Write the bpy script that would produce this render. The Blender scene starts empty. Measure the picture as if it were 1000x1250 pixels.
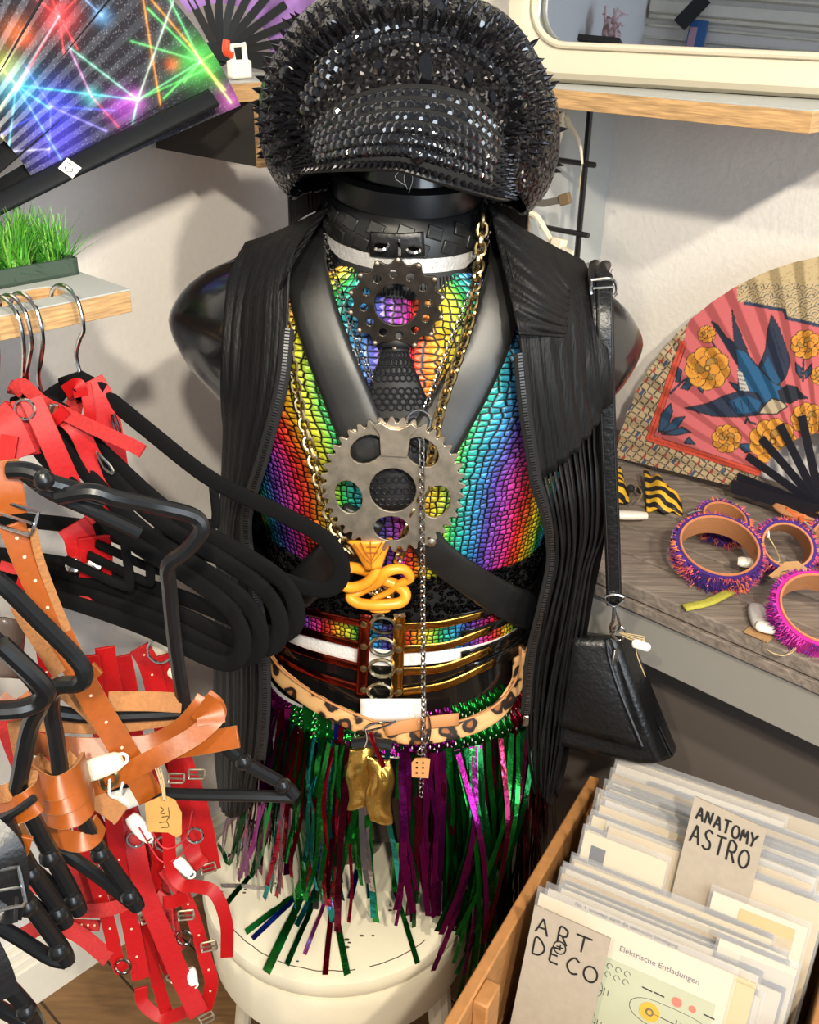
import bpy, bmesh, math, random
import numpy as np
from math import sin, cos, pi, radians, sqrt, atan2
from mathutils import Vector, Matrix, noise
random.seed(7)
S = bpy.context.scene
COL = S.collection

# ---------------------------------------------------------------- camera, world, lamps, exposure
EYE = Vector((0, 0, 1.45)); FPX = 1250.0; PITCH = radians(27); ROLL = radians(1.0)
_u0 = Vector((0, sin(PITCH), cos(PITCH))); FW = Vector((0, cos(PITCH), -sin(PITCH))); _x0 = Vector((1, 0, 0))
RT = _x0*cos(ROLL) + _u0*sin(ROLL); UP = _u0*cos(ROLL) - _x0*sin(ROLL)
cam = bpy.data.cameras.new('camera'); camo = bpy.data.objects.new('camera', cam); COL.objects.link(camo)
cam.sensor_fit = 'HORIZONTAL'; cam.sensor_width = 36; cam.lens = 36*FPX/1000; cam.clip_start = 0.02
camo.matrix_world = Matrix(((RT.x, UP.x, -FW.x, EYE.x), (RT.y, UP.y, -FW.y, EYE.y), (RT.z, UP.z, -FW.z, EYE.z), (0, 0, 0, 1)))
S.camera = camo
S.view_settings.view_transform = 'Standard'; S.view_settings.look = 'None'
S.view_settings.exposure = 0.0; S.view_settings.gamma = 1.0; S.view_settings.use_curve_mapping = False

w = bpy.data.worlds.new('world'); S.world = w; w.use_nodes = True
w.node_tree.nodes['Background'].inputs[0].default_value = (0.86, 0.93, 1.06, 1)
w.node_tree.nodes['Background'].inputs[1].default_value = 0.30

def lamp(name, kind, loc, target, energy, col, **kw):
    l = bpy.data.lights.new(name, kind); l.energy = energy; l.color = col
    for k, v in kw.items(): setattr(l, k, v)
    o = bpy.data.objects.new(name, l); COL.objects.link(o); o.location = loc
    o.rotation_euler = (Vector(target) - Vector(loc)).to_track_quat('-Z', 'Y').to_euler()
    return o
lamp('track_spot', 'SPOT', (0.58, -0.70, 2.30), (0.0, 1.0, 0.95), 134, (1.0, 0.91, 0.75), spot_size=radians(80), spot_blend=0.5, shadow_soft_size=0.035)
lamp('track_spot_middle', 'SPOT', (0.15, -0.75, 2.12), (0.0, 1.0, 0.95), 126, (1.0, 0.91, 0.75), spot_size=radians(80), spot_blend=0.5, shadow_soft_size=0.04)
lamp('fill_spot_left', 'SPOT', (-0.55, -0.6, 2.35), (0.0, 1.0, 0.9), 62, (1.0, 0.88, 0.68), spot_size=radians(85), spot_blend=0.6, shadow_soft_size=0.04)  # added fill spot that brightens the left side
lamp('shop_window_daylight', 'AREA', (1.7, -1.9, 1.6), (-0.4, 0.8, 1.2), 68, (0.80, 0.90, 1.0), shape='RECTANGLE', size=1.4, size_y=1.6)

# ---------------------------------------------------------------- geometry helpers
def ray(u, v): return RT*((u-500)/FPX) + UP*(-(v-625)/FPX) + FW
def at(u, v, Y): d = ray(u, v); return EYE + d*(Y/d.y)
def atz(u, v, z): d = ray(u, v); return EYE + d*((z-EYE.z)/d.z)
E1 = Vector((.683, .7304, 0)); E2 = Vector((-.7304, .683, 0))      # room axes: into the right wall, into the left wall
def ata(u, v, a): d = ray(u, v); return EYE + d*(a/d.dot(E1))
def atb(u, v, b): d = ray(u, v); return EYE + d*(b/d.dot(E2))
def room(a, b, z): return E1*a + E2*b + Vector((0, 0, z))
def proj(q):
    d = Vector(q) - EYE; z = d.dot(FW); return 500+FPX*d.dot(RT)/z, 625-FPX*d.dot(UP)/z
def V(*a): return Vector(a)
def cr(pts, n):                                    # catmull-rom through points (any dimension tuples), n samples
    P = [Vector(p) for p in pts]
    if len(P) == 2: return [P[0].lerp(P[1], i/(n-1)) for i in range(n)]
    P = [P[0]*2-P[1]] + P + [P[-1]*2-P[-2]]; m = len(P)-3; out = []
    for i in range(n):
        t = i/(n-1)*m; k = min(int(t), m-1); t -= k
        a, b, c, d = P[k:k+4]
        out.append(0.5*((2*b) + (c-a)*t + (2*a-5*b+4*c-d)*t*t + (3*b-a-3*c+d)*t**3))
    return out
def resample(pts, step=None, n=None, closed=False):
    P = list(pts) + ([pts[0]] if closed else [])
    L = [0]
    for a, b in zip(P, P[1:]): L.append(L[-1] + (b-a).length)
    if n is None: n = max(2, int(round(L[-1]/step))+1)
    out = []; k = 0
    for i in range(n):
        s = L[-1]*i/(n if closed else n-1)
        while k < len(L)-2 and L[k+1] < s: k += 1
        out.append(P[k].lerp(P[k+1], (s-L[k])/max(1e-9, L[k+1]-L[k])))
    return out
W = {}
class MB:
    def __init__(s): s.v = []; s.f = []; s.uv = {}; s.col = None
    def add(s, vs, fs):
        o = len(s.v); s.v += [Vector(p) for p in vs]; s.f += [tuple(i+o for i in f) for f in fs]; return s
    def box(s, c, sz, M=None):
        h = Vector(sz)/2; M = M or Matrix.Identity(3)
        vs = [Vector(c) + M @ Vector((x*h.x, y*h.y, z*h.z)) for x in (-1, 1) for y in (-1, 1) for z in (-1, 1)]
        return s.add(vs, [(0,1,3,2),(4,6,7,5),(0,4,5,1),(2,3,7,6),(0,2,6,4),(1,5,7,3)])
    def rbox(s, a0, a1, b0, b1, z0, z1):
        c = room((a0+a1)/2, (b0+b1)/2, (z0+z1)/2)
        return s.box(c, (abs(a1-a0), abs(b1-b0), abs(z1-z0)), Matrix(((E1.x, E2.x, 0), (E1.y, E2.y, 0), (0, 0, 1))))
    def sweep(s, pts, nrm, prof, closed=False, caps=True, scale=None, uvw=None):
        n = len(pts); m = len(prof); o = len(s.v)
        if isinstance(nrm, Vector): nrm = [nrm]*n
        for i, p in enumerate(pts):
            a = pts[i-1] if (i or closed) else p; b = pts[(i+1) % n] if (i < n-1 or closed) else p
            t = (b-a)
            if t.length < 1e-9: t = Vector((0, 0, 1))
            t.normalize(); N = nrm[i] - t*nrm[i].dot(t)
            if N.length < 1e-6: N = t.orthogonal()
            N.normalize(); sd = t.cross(N); k = scale[i] if scale else 1
            for x, y in prof: s.v.append(p + sd*x*k + N*y*k)
        for i in range(n if closed else n-1):
            for j in range(m):
                q = (i+1) % n
                s.f.append((o+i*m+j, o+i*m+(j+1) % m, o+q*m+(j+1) % m, o+q*m+j))
        if caps and not closed:
            s.f.append(tuple(o+j for j in reversed(range(m)))); s.f.append(tuple(o+(n-1)*m+j for j in range(m)))
        return s
    def tube(s, pts, r, n=8, closed=False, scale=None):
        pts = [Vector(p) for p in pts]
        N = []; t0 = (pts[1]-pts[0]).normalized(); nn = t0.orthogonal().normalized()
        for i in range(len(pts)):
            a = pts[max(0, i-1)]; b = pts[min(len(pts)-1, i+1)]
            if closed: a = pts[i-1]; b = pts[(i+1) % len(pts)]
            t = (b-a).normalized(); nn = (nn - t*nn.dot(t))
            nn = nn.normalized() if nn.length > 1e-6 else t.orthogonal().normalized(); N.append(nn.copy())
        return s.sweep(pts, N, [(r*cos(2*pi*k/n), r*sin(2*pi*k/n)) for k in range(n)], closed, True, scale)
    def lathe(s, prof, n, c, ax=None, sx=1, sy=1, close=False):
        M = ax or Matrix.Identity(3); o = len(s.v); m = len(prof); c = Vector(c)
        for r, z in prof:
            for k in range(n):
                a = 2*pi*k/n; s.v.append(c + M @ Vector((r*cos(a)*sx, r*sin(a)*sy, z)))
        for i in range(m if close else m-1):
            for k in range(n):
                q = (i+1) % m
                s.f.append((o+i*n+k, o+i*n+(k+1) % n, o+q*n+(k+1) % n, o+q*n+k))
        if not close:
            if prof[0][0] > 1e-6: s.f.append(tuple(o+k for k in reversed(range(n))))
            if prof[-1][0] > 1e-6: s.f.append(tuple(o+(m-1)*n+k for k in range(n)))
        return s
    def ring(s, c, axis, R, r, n=20, m=6, sx=1):
        M = frame_z(axis)
        return s.lathe([(R+r*cos(2*pi*k/m), r*sin(2*pi*k/m)) for k in range(m)], n, c, M, close=True, sx=sx)
    def ball(s, c, r, n=10, sz=1, M=None):
        return s.lathe([(max(1e-7, r*sin(pi*k/(n//2))), -r*cos(pi*k/(n//2))*sz) for k in range(n//2+1)], n, c, M)
    def grid(s, fn, nu, nv, closed_u=False):
        o = len(s.v)
        for j in range(nv+1):
            for i in range(nu + (0 if closed_u else 1)): s.v.append(Vector(fn(i/nu, j/nv)))
        k = nu if closed_u else nu+1
        for j in range(nv):
            for i in range(nu):
                i2 = (i+1) % k
                s.f.append((o+j*k+i, o+j*k+i2, o+(j+1)*k+i2, o+(j+1)*k+i))
        return s
    def prism(s, poly, o, ex, ey, th):                      # convex or simple 2D polygon, extruded along ex x ey
        n = ex.cross(ey).normalized(); k = len(poly); base = [o+ex*x+ey*y for x, y in poly]
        return s.add(base + [p+n*th for p in base], [tuple(reversed(range(k))), tuple(range(k, 2*k))] + [(i, (i+1) % k, k+(i+1) % k, k+i) for i in range(k)])
    def mesh(s, name, sharp=35, smooth=True):
        me = bpy.data.meshes.new(name); me.from_pydata([tuple(p) for p in s.v], [], s.f); me.update()
        bm = bmesh.new(); bm.from_mesh(me); bmesh.ops.recalc_face_normals(bm, faces=bm.faces); bm.to_mesh(me); bm.free()
        if smooth:
            me.polygons.foreach_set('use_smooth', [True]*len(me.polygons))
            if sharp: me.set_sharp_from_angle(angle=radians(sharp))
        return me
    def build(s, name, mat, parent=None, sharp=35, bevel=0, solid=0, sub=0, label=None, recalc=True, smooth=True, kind=None):
        off = W.get(parent.name, Vector()) if parent else Vector()
        if parent is None:                                  # top-level meshes get their origin at the base
            lo = [min(p[i] for p in s.v) for i in range(3)]; hi = [max(p[i] for p in s.v) for i in range(3)]
            off = Vector(((lo[0]+hi[0])/2, (lo[1]+hi[1])/2, lo[2]))
        s.v = [p-off for p in s.v]
        me = s.mesh(name, sharp, smooth); o = bpy.data.objects.new(name, me); COL.objects.link(o)
        if mat: me.materials.append(mat)
        if parent: o.parent = parent
        else: o.location = off
        W[o.name] = off
        if solid: d = o.modifiers.new('solid', 'SOLIDIFY'); d.thickness = solid; d.offset = 0
        if bevel: d = o.modifiers.new('bevel', 'BEVEL'); d.width = bevel; d.segments = 2; d.limit_method = 'ANGLE'
        if sub: d = o.modifiers.new('sub', 'SUBSURF'); d.levels = sub; d.render_levels = sub
        if label: o['label'] = label
        if kind: o['kind'] = kind
        return o
def frame_z(z, x=None):                                     # 3x3 with columns X, Y, Z=z
    z = Vector(z).normalized(); x = Vector(x) if x is not None else z.orthogonal()
    x = x - z*x.dot(z); x = x.normalized() if x.length > 1e-6 else z.orthogonal().normalized(); y = z.cross(x)
    return Matrix(((x.x, y.x, z.x), (x.y, y.y, z.y), (x.z, y.z, z.z)))
def inst(me, name, parent, loc, rot=None, sc=1):            # another object on the same mesh
    o = bpy.data.objects.new(name, me); COL.objects.link(o); off = W.get(parent.name, Vector()) if parent else Vector()
    M = (rot or Matrix.Identity(3)).to_4x4() @ Matrix.Diagonal((sc, sc, sc, 1)) if not isinstance(sc, tuple) else (rot or Matrix.Identity(3)).to_4x4() @ Matrix.Diagonal(sc + (1,))
    M.translation = Vector(loc)-off
    if parent: o.parent = parent
    o.matrix_local = M; W[o.name] = off
    return o
def tag(o, label, cat, group=None):
    o['label'] = label; o['category'] = cat
    if group: o['group'] = group
    return o
def thing(name, label, cat, loc=(0, 0, 0), group=None):
    o = bpy.data.objects.new(name, None); COL.objects.link(o); o.location = loc; o.empty_display_size = .05
    W[o.name] = Vector(loc); return tag(o, label, cat, group)
def struct(mb, name, mat, parent=None, **k):
    o = mb.build(name, mat, parent, **k)
    if not parent: o['kind'] = 'structure'
    return o
def flatprof(w, t): return [(-w/2, -t/2), (w/2, -t/2), (w/2, t/2), (-w/2, t/2)]
def roundprof(w, t, n=12):                                   # rounded flat section
    return [(w/2*(abs(cos(a))**.6)*(1 if cos(a) > 0 else -1), t/2*(abs(sin(a))**.8)*(1 if sin(a) > 0 else -1)) for a in [2*pi*k/n for k in range(n)]]
def plate(name, outer, holes, o, ex, ey, th, mat, parent, bevel=0, label=None):   # flat plate with holes
    bm = bmesh.new(); ed = []
    for loop in [outer]+holes:
        vs = [bm.verts.new((x, y, 0)) for x, y in loop]
        ed += [bm.edges.new((vs[i], vs[(i+1) % len(vs)])) for i in range(len(vs))]
    bmesh.ops.triangle_fill(bm, use_beauty=True, use_dissolve=False, edges=ed)
    r = bmesh.ops.extrude_face_region(bm, geom=bm.faces[:])
    bmesh.ops.translate(bm, vec=(0, 0, th), verts=[g for g in r['geom'] if isinstance(g, bmesh.types.BMVert)])
    bmesh.ops.recalc_face_normals(bm, faces=bm.faces)
    n = ex.cross(ey).normalized()
    off = W.get(parent.name, Vector()) if parent else Vector()
    for q in bm.verts: q.co = o + ex*q.co.x + ey*q.co.y + n*q.co.z - off
    me = bpy.data.meshes.new(name); bm.to_mesh(me); bm.free(); me.materials.append(mat)
    ob = bpy.data.objects.new(name, me); COL.objects.link(ob); ob.parent = parent; W[ob.name] = off
    if bevel: d = ob.modifiers.new('bevel', 'BEVEL'); d.width = bevel; d.segments = 1; d.limit_method = 'ANGLE'
    if label: ob['label'] = label
    return ob
def circ(x, y, r, n=20, sx=1): return [(x+r*sx*cos(2*pi*k/n), y+r*sin(2*pi*k/n)) for k in range(n)]

# ---------------------------------------------------------------- materials
def srgb(r, g, b):
    f = lambda c: (c/255/12.92) if c/255 <= .04045 else ((c/255+.055)/1.055)**2.4
    return (f(r), f(g), f(b), 1)
MATS = {}
def mat(name, col=(128, 128, 128), rough=.5, metal=0, bump=0, scale=50, var=0, coat=0, trans=0, alpha=1, sheen=0, stretch=None, spec=.5):
    if name in MATS: return MATS[name]
    m = bpy.data.materials.new(name); m.use_nodes = True; nt = m.node_tree; b = nt.nodes['Principled BSDF']
    c = srgb(*col); b.inputs['Base Color'].default_value = c
    b.inputs['Roughness'].default_value = rough; b.inputs['Metallic'].default_value = metal
    b.inputs['Coat Weight'].default_value = coat; b.inputs['Coat Roughness'].default_value = .08
    b.inputs['Transmission Weight'].default_value = trans; b.inputs['Alpha'].default_value = alpha; b.inputs['Specular IOR Level'].default_value = spec
    if sheen: b.inputs['Sheen Weight'].default_value = sheen; b.inputs['Sheen Roughness'].default_value = .4
    if bump or var:
        tc = nt.nodes.new('ShaderNodeTexCoord'); n = nt.nodes.new('ShaderNodeTexNoise'); n.inputs['Scale'].default_value = scale; n.inputs['Detail'].default_value = 5
        if stretch:
            mp = nt.nodes.new('ShaderNodeMapping'); mp.inputs['Scale'].default_value = stretch
            nt.links.new(tc.outputs['Object'], mp.inputs[0]); nt.links.new(mp.outputs[0], n.inputs['Vector'])
        else: nt.links.new(tc.outputs['Object'], n.inputs['Vector'])
        if bump:
            bp = nt.nodes.new('ShaderNodeBump'); bp.inputs['Strength'].default_value = bump; bp.inputs['Distance'].default_value = .004
            nt.links.new(n.outputs['Fac'], bp.inputs['Height']); nt.links.new(bp.outputs[0], b.inputs['Normal'])
        if var:
            rp = nt.nodes.new('ShaderNodeValToRGB'); rp.color_ramp.elements[0].position = .3; rp.color_ramp.elements[1].position = .7
            rp.color_ramp.elements[0].color = tuple(x*(1-var) for x in c[:3])+(1,); rp.color_ramp.elements[1].color = tuple(min(1, x*(1+var)) for x in c[:3])+(1,)
            nt.links.new(n.outputs['Fac'], rp.inputs[0]); nt.links.new(rp.outputs[0], b.inputs['Base Color'])
    MATS[name] = m; return m
def attr_mat(name, rough=.6, metal=0, trans=0, bump=0):          # flat print: colour comes from the mesh's own print
    m = bpy.data.materials.new(name); m.use_nodes = True; nt = m.node_tree; b = nt.nodes['Principled BSDF']
    a = nt.nodes.new('ShaderNodeAttribute'); a.attribute_name = 'print'; nt.links.new(a.outputs['Color'], b.inputs['Base Color'])
    b.inputs['Roughness'].default_value = rough; b.inputs['Metallic'].default_value = metal
    return m

wall_m = mat('painted_plaster', (224, 219, 213), .9, bump=.25, scale=120, var=.02)
trim_m = mat('white_gloss_paint', (226, 220, 205), .45, bump=.05, scale=40, var=.03)
floor_m = mat('worn_oak_floor', (118, 86, 52), .55, bump=.1, scale=14, var=.28, stretch=(1, 9, 1))
ply_m = mat('plywood_edge', (184, 146, 100), .6, bump=.2, scale=30, var=.34, stretch=(1, 1, 14))
shelf_m = mat('pale_grey_laminate', (176, 178, 174), .5)
dark_m = mat('dark_shelf_board', (62, 58, 55), .7)
black_plastic = mat('black_plastic', (22, 23, 25), .32, bump=.05, scale=60)
black_leather = mat('black_leather', (20, 20, 22), .38, bump=.12, scale=260)
rubber_m = mat('black_rubber', (25, 25, 25), .40, bump=.08, scale=30, var=.25)
chrome = mat('chrome', (200, 198, 195), .16, 1)
steel = mat('worn_steel', (188, 174, 154), .42, 1, bump=.05, scale=80, var=.25)
brass = mat('antique_gold', (186, 164, 118), .30, 1, var=.1, scale=90)
white_plastic = mat('white_plastic', (235, 232, 222), .35)
kraft = mat('kraft_card', (172, 132, 88), .85, bump=.1, scale=150, var=.06)
twine = mat('twine', (190, 165, 120), .9)

# ---------------------------------------------------------------- the room
struct(MB().rbox(-2.4, 1.4, -2.6, 1.3, -.05, 0), 'floor', None)
for k in range(14):                                          # floor boards running along the right wall
    a0 = -0.05+k*.115
    o = MB().rbox(a0+.001, a0+.113, -1.6, 1.3, -.01, .001+.0006*(k % 3)).build('floor_board', floor_m, bpy.data.objects['floor'], bevel=.0015)
bpy.data.objects['floor'].data.materials.append(mat('floor_joint', (52, 38, 24), .8))
struct(MB().rbox(1.30, 1.38, -1.0, 1.28, 0, 2.6), 'wall_right', wall_m)
struct(MB().rbox(-1.7, 1.38, 1.20, 1.28, 0, 2.6), 'wall_left', wall_m)
bb = MB()
def skirting(a0, a1, b0, b1, side):
    m = MB()
    for z0, z1, t in ((0, .085, .030), (.085, .098, .024), (.098, .112, .016), (.112, .122, .008)):
        if side == 'left': m.rbox(a0, a1, b0-t, b0, z0, z1)
        else: m.rbox(a0-t, a0, b0, b1, z0, z1)
    return m
struct(skirting(-1.7, 1.30, 1.20, 0, 'left'), 'baseboard_left', trim_m, bevel=.002)
struct(skirting(1.30, 0, -1.0, 1.17, 'right'), 'baseboard_right', trim_m, bevel=.002)
struct(MB().rbox(-1.78, -1.70, -1.0, 1.28, 0, 2.6), 'wall_back', wall_m)
# ---------------------------------------------------------------- mannequin body as a surface of revolution-like rings
BX, BY = -0.006, 1.0
SHEAR = 0.035
ROWS = [(.44, .10, .07), (.50, .142, .10), (.56, .158, .112), (.63, .164, .116), (.70, .154, .108), (.78, .139, .098), (.84, .136, .097), (.90, .145, .108), (.97, .157, .124), (1.03, .168, .128),
        (1.07, .192, .124), (1.11, .226, .113), (1.145, .238, .103), (1.172, .224, .092), (1.195, .196, .082), (1.213, .15, .074), (1.226, .108, .068), (1.240, .078, .064), (1.26, .064, .062), (1.30, .061, .060), (1.34, .060, .058)]
HATROWS = [(1.262, .094, .085), (1.276, .117, .10), (1.30, .132, .112), (1.327, .137, .117), (1.355, .135, .115), (1.385, .124, .107), (1.41, .108, .092), (1.43, .090, .074), (1.445, .062, .05), (1.4535, .002, .002)]
def interp(rows, z):
    if z <= rows[0][0]: return rows[0][1], rows[0][2]
    if z >= rows[-1][0]: return rows[-1][1], rows[-1][2]
    k = 0
    while rows[k+1][0] < z: k += 1
    a, b = rows[k], rows[k+1]; h = b[0]-a[0]; t = (z-a[0])/h; out = []
    for c in (1, 2):
        p = rows[k-1] if k else a; q = rows[k+2] if k+2 < len(rows) else b
        d0 = (b[c]-a[c])/h; s0 = (a[c]-p[c])/(a[0]-p[0]) if k else d0; s1 = (q[c]-b[c])/(q[0]-b[0]) if k+2 < len(rows) else d0
        m0 = 0 if s0*d0 <= 0 else 2*s0*d0/(s0+d0); m1 = 0 if s1*d0 <= 0 else 2*s1*d0/(s1+d0)
        out.append(a[c]*(2*t**3-3*t*t+1)+m0*h*(t**3-2*t*t+t)+b[c]*(3*t*t-2*t**3)+m1*h*(t**3-t*t))
    return out
BACK = .85
def T(th, z, off=0, rows=ROWS, sh=SHEAR):
    hw, fd = interp(rows, z); x = (hw+off)*sin(th); c = cos(th); y = -(fd*(1 if c > 0 else BACK)+off)*c
    return Vector((BX+x, BY+y, z-sh*x))
def inside(p, off, rows, sh):
    x = p.x-BX; y = p.y-BY; z = p.z+sh*x
    if z > rows[-1][0] or z < rows[0][0]-.05: return 9
    hw, fd = interp(rows, z); fd = fd*(1 if y < 0 else BACK)
    return (x/(hw+off))**2+(y/(fd+off))**2
def onT(u, v, off=0, rows=ROWS, sh=SHEAR):
    d = ray(u, v); best = (9e9, None); Y = .76
    while Y < 1.06:
        p = EYE+d*(Y/d.y); f = inside(p, off, rows, sh)
        if f <= 1:
            lo, hi = Y-.006, Y
            for _ in range(12):
                m = (lo+hi)/2
                if inside(EYE+d*(m/d.y), off, rows, sh) <= 1: hi = m
                else: lo = m
            return EYE+d*(hi/d.y)
        if f < best[0]: best = (f, p)
        Y += .006
    return best[1]
def nT(p, off=0, rows=ROWS, sh=SHEAR):
    x = p.x-BX; y = p.y-BY; z = p.z+sh*x; hw, fd = interp(rows, z); fd *= (1 if y < 0 else BACK)
    h1, f1 = interp(rows, z+.004); h0, f0 = interp(rows, z-.004)
    r = sqrt(max(1e-9, (x/hw)**2+(y/fd)**2)); slope = (min(h1, 1)-h0)/.008 if abs(x/hw) > abs(y/fd) else (f1-f0)/.008
    return Vector((x/hw**2, y/fd**2, 0)).normalized()*1.0 + Vector((0, 0, -max(-1.5, min(1.5, slope))))
def body_path(px, n, off=0, rows=ROWS, lift=None):
    q = cr([p for p in px], n); P = [onT(a.x, a.y, off, rows) for a in [Vector((p[0], p[1], 0)) for p in q]]
    for _ in range(2):                                         # smooth the depth
        P = [P[0]]+[P[i]*.5+(P[i-1]+P[i+1])*.25 for i in range(1, n-1)]+[P[-1]]
    return P, [nT(p, off, rows).normalized() for p in P]
def to2(px): return [(a, b) if len((a, b)) == 2 else 0 for a, b in px]
def p3(px): return [(a, b, 0) for a, b in px]

# stool first: it carries the mannequin
STZ = .432
cream_paint = mat('cream_stool_paint', (232, 224, 200), .42, bump=.12, scale=22, var=.04)
chip = mat('paint_chip_dark', (70, 58, 44), .8)
SC = Vector((-.083, .975, 0)); SR = .176
stool = thing('stool', 'round cream painted stool with chipped rim carrying the mannequin', 'stool', (SC.x, SC.y, 0))
MB().lathe([(.001, STZ-.03), (SR-.02, STZ-.03), (SR-.004, STZ-.026), (SR, STZ-.012), (SR-.003, STZ-.003), (SR-.012, STZ), (.10, STZ), (.001, STZ)], 72, SC).build('seat', cream_paint, stool)
MB().lathe([(SR-.012, STZ-.115), (SR-.006, STZ-.11), (SR-.002, STZ-.045), (SR-.006, STZ-.034), (SR-.03, STZ-.032), (SR-.03, STZ-.115)], 72, SC, close=True).build('apron', cream_paint, stool)
for k in range(4):
    a = pi/4+k*pi/2+.3; d = Vector((cos(a), sin(a), 0))
    MB().tube([SC+d*(SR-.035)+V(0, 0, STZ-.05), SC+d*(SR-.02)+V(0, 0, .2), SC+d*(SR+.01)+V(0, 0, .003)], .017, 10, scale=[1, .9, .75]).build('leg', cream_paint, stool)
ck = MB()                                                     # the crack that runs round the rim
for s0, s1 in ((3.5, 4.25), (4.3, 4.9), (5.0, 5.5)):
    ck.tube([SC+Vector(((SR-.019+.0015*noise.noise((a*9, 0, 0)))*cos(a), (SR-.019+.0015*noise.noise((a*9, 0, 0)))*sin(a), STZ)) for a in [s0+(s1-s0)*i/24 for i in range(25)]], .0007, 4)
for k in range(16):
    a = random.uniform(3.3, 6.0); q = random.uniform(.08, SR-.012); ck.lathe([(.001, .0006), (random.uniform(.001, .0022), 0)], 6, SC+Vector((q*cos(a), q*sin(a), STZ)), sx=1.8)
ck.build('chipped_paint', chip, stool, kind='stuff')

gloss = mat('black_gloss_fibreglass', (9, 9, 11), .24, coat=.4, bump=.03, scale=20)
man = thing('mannequin', 'glossy black armless torso mannequin dressed in rainbow top and standing on cream stool', 'mannequin', (BX, BY, STZ))
zs = [.60+(1.30-.60)*i/90 for i in range(91)]
m = MB().grid(lambda a, b: T(2*pi*a-pi, .565+(1.335-.565)*b), 64, 110, True)
m.f.append(tuple(range(64))[::-1]); m.f.append(tuple(len(m.v)-64+k for k in range(64)))
m.build('torso', gloss, man, sharp=60)
for s in (-1, 1):
    MB().lathe([(.055, 0), (.058, .02), (.068, .10), (.072, .17), (.05, .185), (.002, .19)], 24, (BX+s*.075, BY+.035, STZ)).build('thigh', gloss, man)

# ---- rainbow scaled top
def rainbow_material():
    m = bpy.data.materials.new('rainbow_scaled_lame'); m.use_nodes = True; nt = m.node_tree; b = nt.nodes['Principled BSDF']; L = nt.links.new
    uv = nt.nodes.new('ShaderNodeUVMap'); uv.uv_map = 'uv'
    nz = nt.nodes.new('ShaderNodeTexNoise'); nz.inputs['Scale'].default_value = 40; L(uv.outputs[0], nz.inputs['Vector'])
    mx = nt.nodes.new('ShaderNodeVectorMath'); mx.operation = 'SCALE'; L(nz.outputs['Color'], mx.inputs[0]); mx.inputs['Scale'].default_value = .006
    ad = nt.nodes.new('ShaderNodeVectorMath'); ad.operation = 'ADD'; L(uv.outputs[0], ad.inputs[0]); L(mx.outputs[0], ad.inputs[1])
    # vertical bands of hue
    sx = nt.nodes.new('ShaderNodeSeparateXYZ'); L(ad.outputs[0], sx.inputs[0])
    m1 = nt.nodes.new('ShaderNodeMath'); m1.operation = 'MULTIPLY_ADD'; L(sx.outputs['X'], m1.inputs[0]); m1.inputs[1].default_value = 1/.118; m1.inputs[2].default_value = -.10+5
    m2 = nt.nodes.new('ShaderNodeMath'); m2.operation = 'FRACT'; L(m1.outputs[0], m2.inputs[0])
    rp = nt.nodes.new('ShaderNodeValToRGB'); L(m2.outputs[0], rp.inputs[0]); cr_ = rp.color_ramp
    stops = [(0, (225, 40, 60)), (.10, (240, 85, 35)), (.19, (245, 190, 40)), (.28, (240, 232, 60)), (.38, (60, 195, 75)), (.48, (45, 180, 165)), (.58, (55, 145, 205)), (.70, (85, 75, 175)), (.82, (170, 70, 185)), (.92, (225, 60, 145)), (1, (225, 40, 60))]
    cr_.elements[0].position = 0; cr_.elements[0].color = srgb(*stops[0][1]); cr_.elements[1].position = 1; cr_.elements[1].color = srgb(*stops[-1][1])
    for p, c in stops[1:-1]: e = cr_.elements.new(p); e.color = srgb(*c)
    # scales: rounded cells, larger at the front centre than at the sides
    sc = nt.nodes.new('ShaderNodeVectorMath'); sc.operation = 'MULTIPLY'; L(ad.outputs[0], sc.inputs[0]); sc.inputs[1].default_value = (150, 175, 1)
    vo = nt.nodes.new('ShaderNodeTexVoronoi'); vo.feature = 'DISTANCE_TO_EDGE'; vo.voronoi_dimensions = '2D'; vo.inputs['Randomness'].default_value = .38; vo.inputs['Scale'].default_value = 1; L(sc.outputs[0], vo.inputs['Vector'])
    vc = nt.nodes.new('ShaderNodeTexVoronoi'); vc.voronoi_dimensions = '2D'; vc.inputs['Randomness'].default_value = .38; vc.inputs['Scale'].default_value = 1; L(sc.outputs[0], vc.inputs['Vector'])
    r2 = nt.nodes.new('ShaderNodeValToRGB'); L(vo.outputs['Distance'], r2.inputs[0]); r2.color_ramp.elements[0].position = .06; r2.color_ramp.elements[1].position = .2
    # per-scale brightness
    s2 = nt.nodes.new('ShaderNodeSeparateXYZ'); L(vc.outputs['Color'], s2.inputs[0])
    m3 = nt.nodes.new('ShaderNodeMath'); m3.operation = 'MULTIPLY_ADD'; L(s2.outputs['X'], m3.inputs[0]); m3.inputs[1].default_value = .6; m3.inputs[2].default_value = .55
    m4 = nt.nodes.new('ShaderNodeMath'); m4.operation = 'MULTIPLY'; L(m3.outputs[0], m4.inputs[0]); L(r2.outputs[0], m4.inputs[1])
    mc = nt.nodes.new('ShaderNodeMix'); mc.data_type = 'RGBA'; mc.blend_type = 'MULTIPLY'; mc.inputs[0].default_value = 1; L(rp.outputs[0], mc.inputs[6]); L(m4.outputs[0], mc.inputs[7])
    L(mc.outputs[2], b.inputs['Base Color'])
    bp = nt.nodes.new('ShaderNodeBump'); bp.inputs['Strength'].default_value = .7; bp.inputs['Distance'].default_value = .003; L(vo.outputs['Distance'], bp.inputs['Height']); L(bp.outputs[0], b.inputs['Normal'])
    b.inputs['Metallic'].default_value = .25; b.inputs['Roughness'].default_value = .36
    return m
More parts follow.
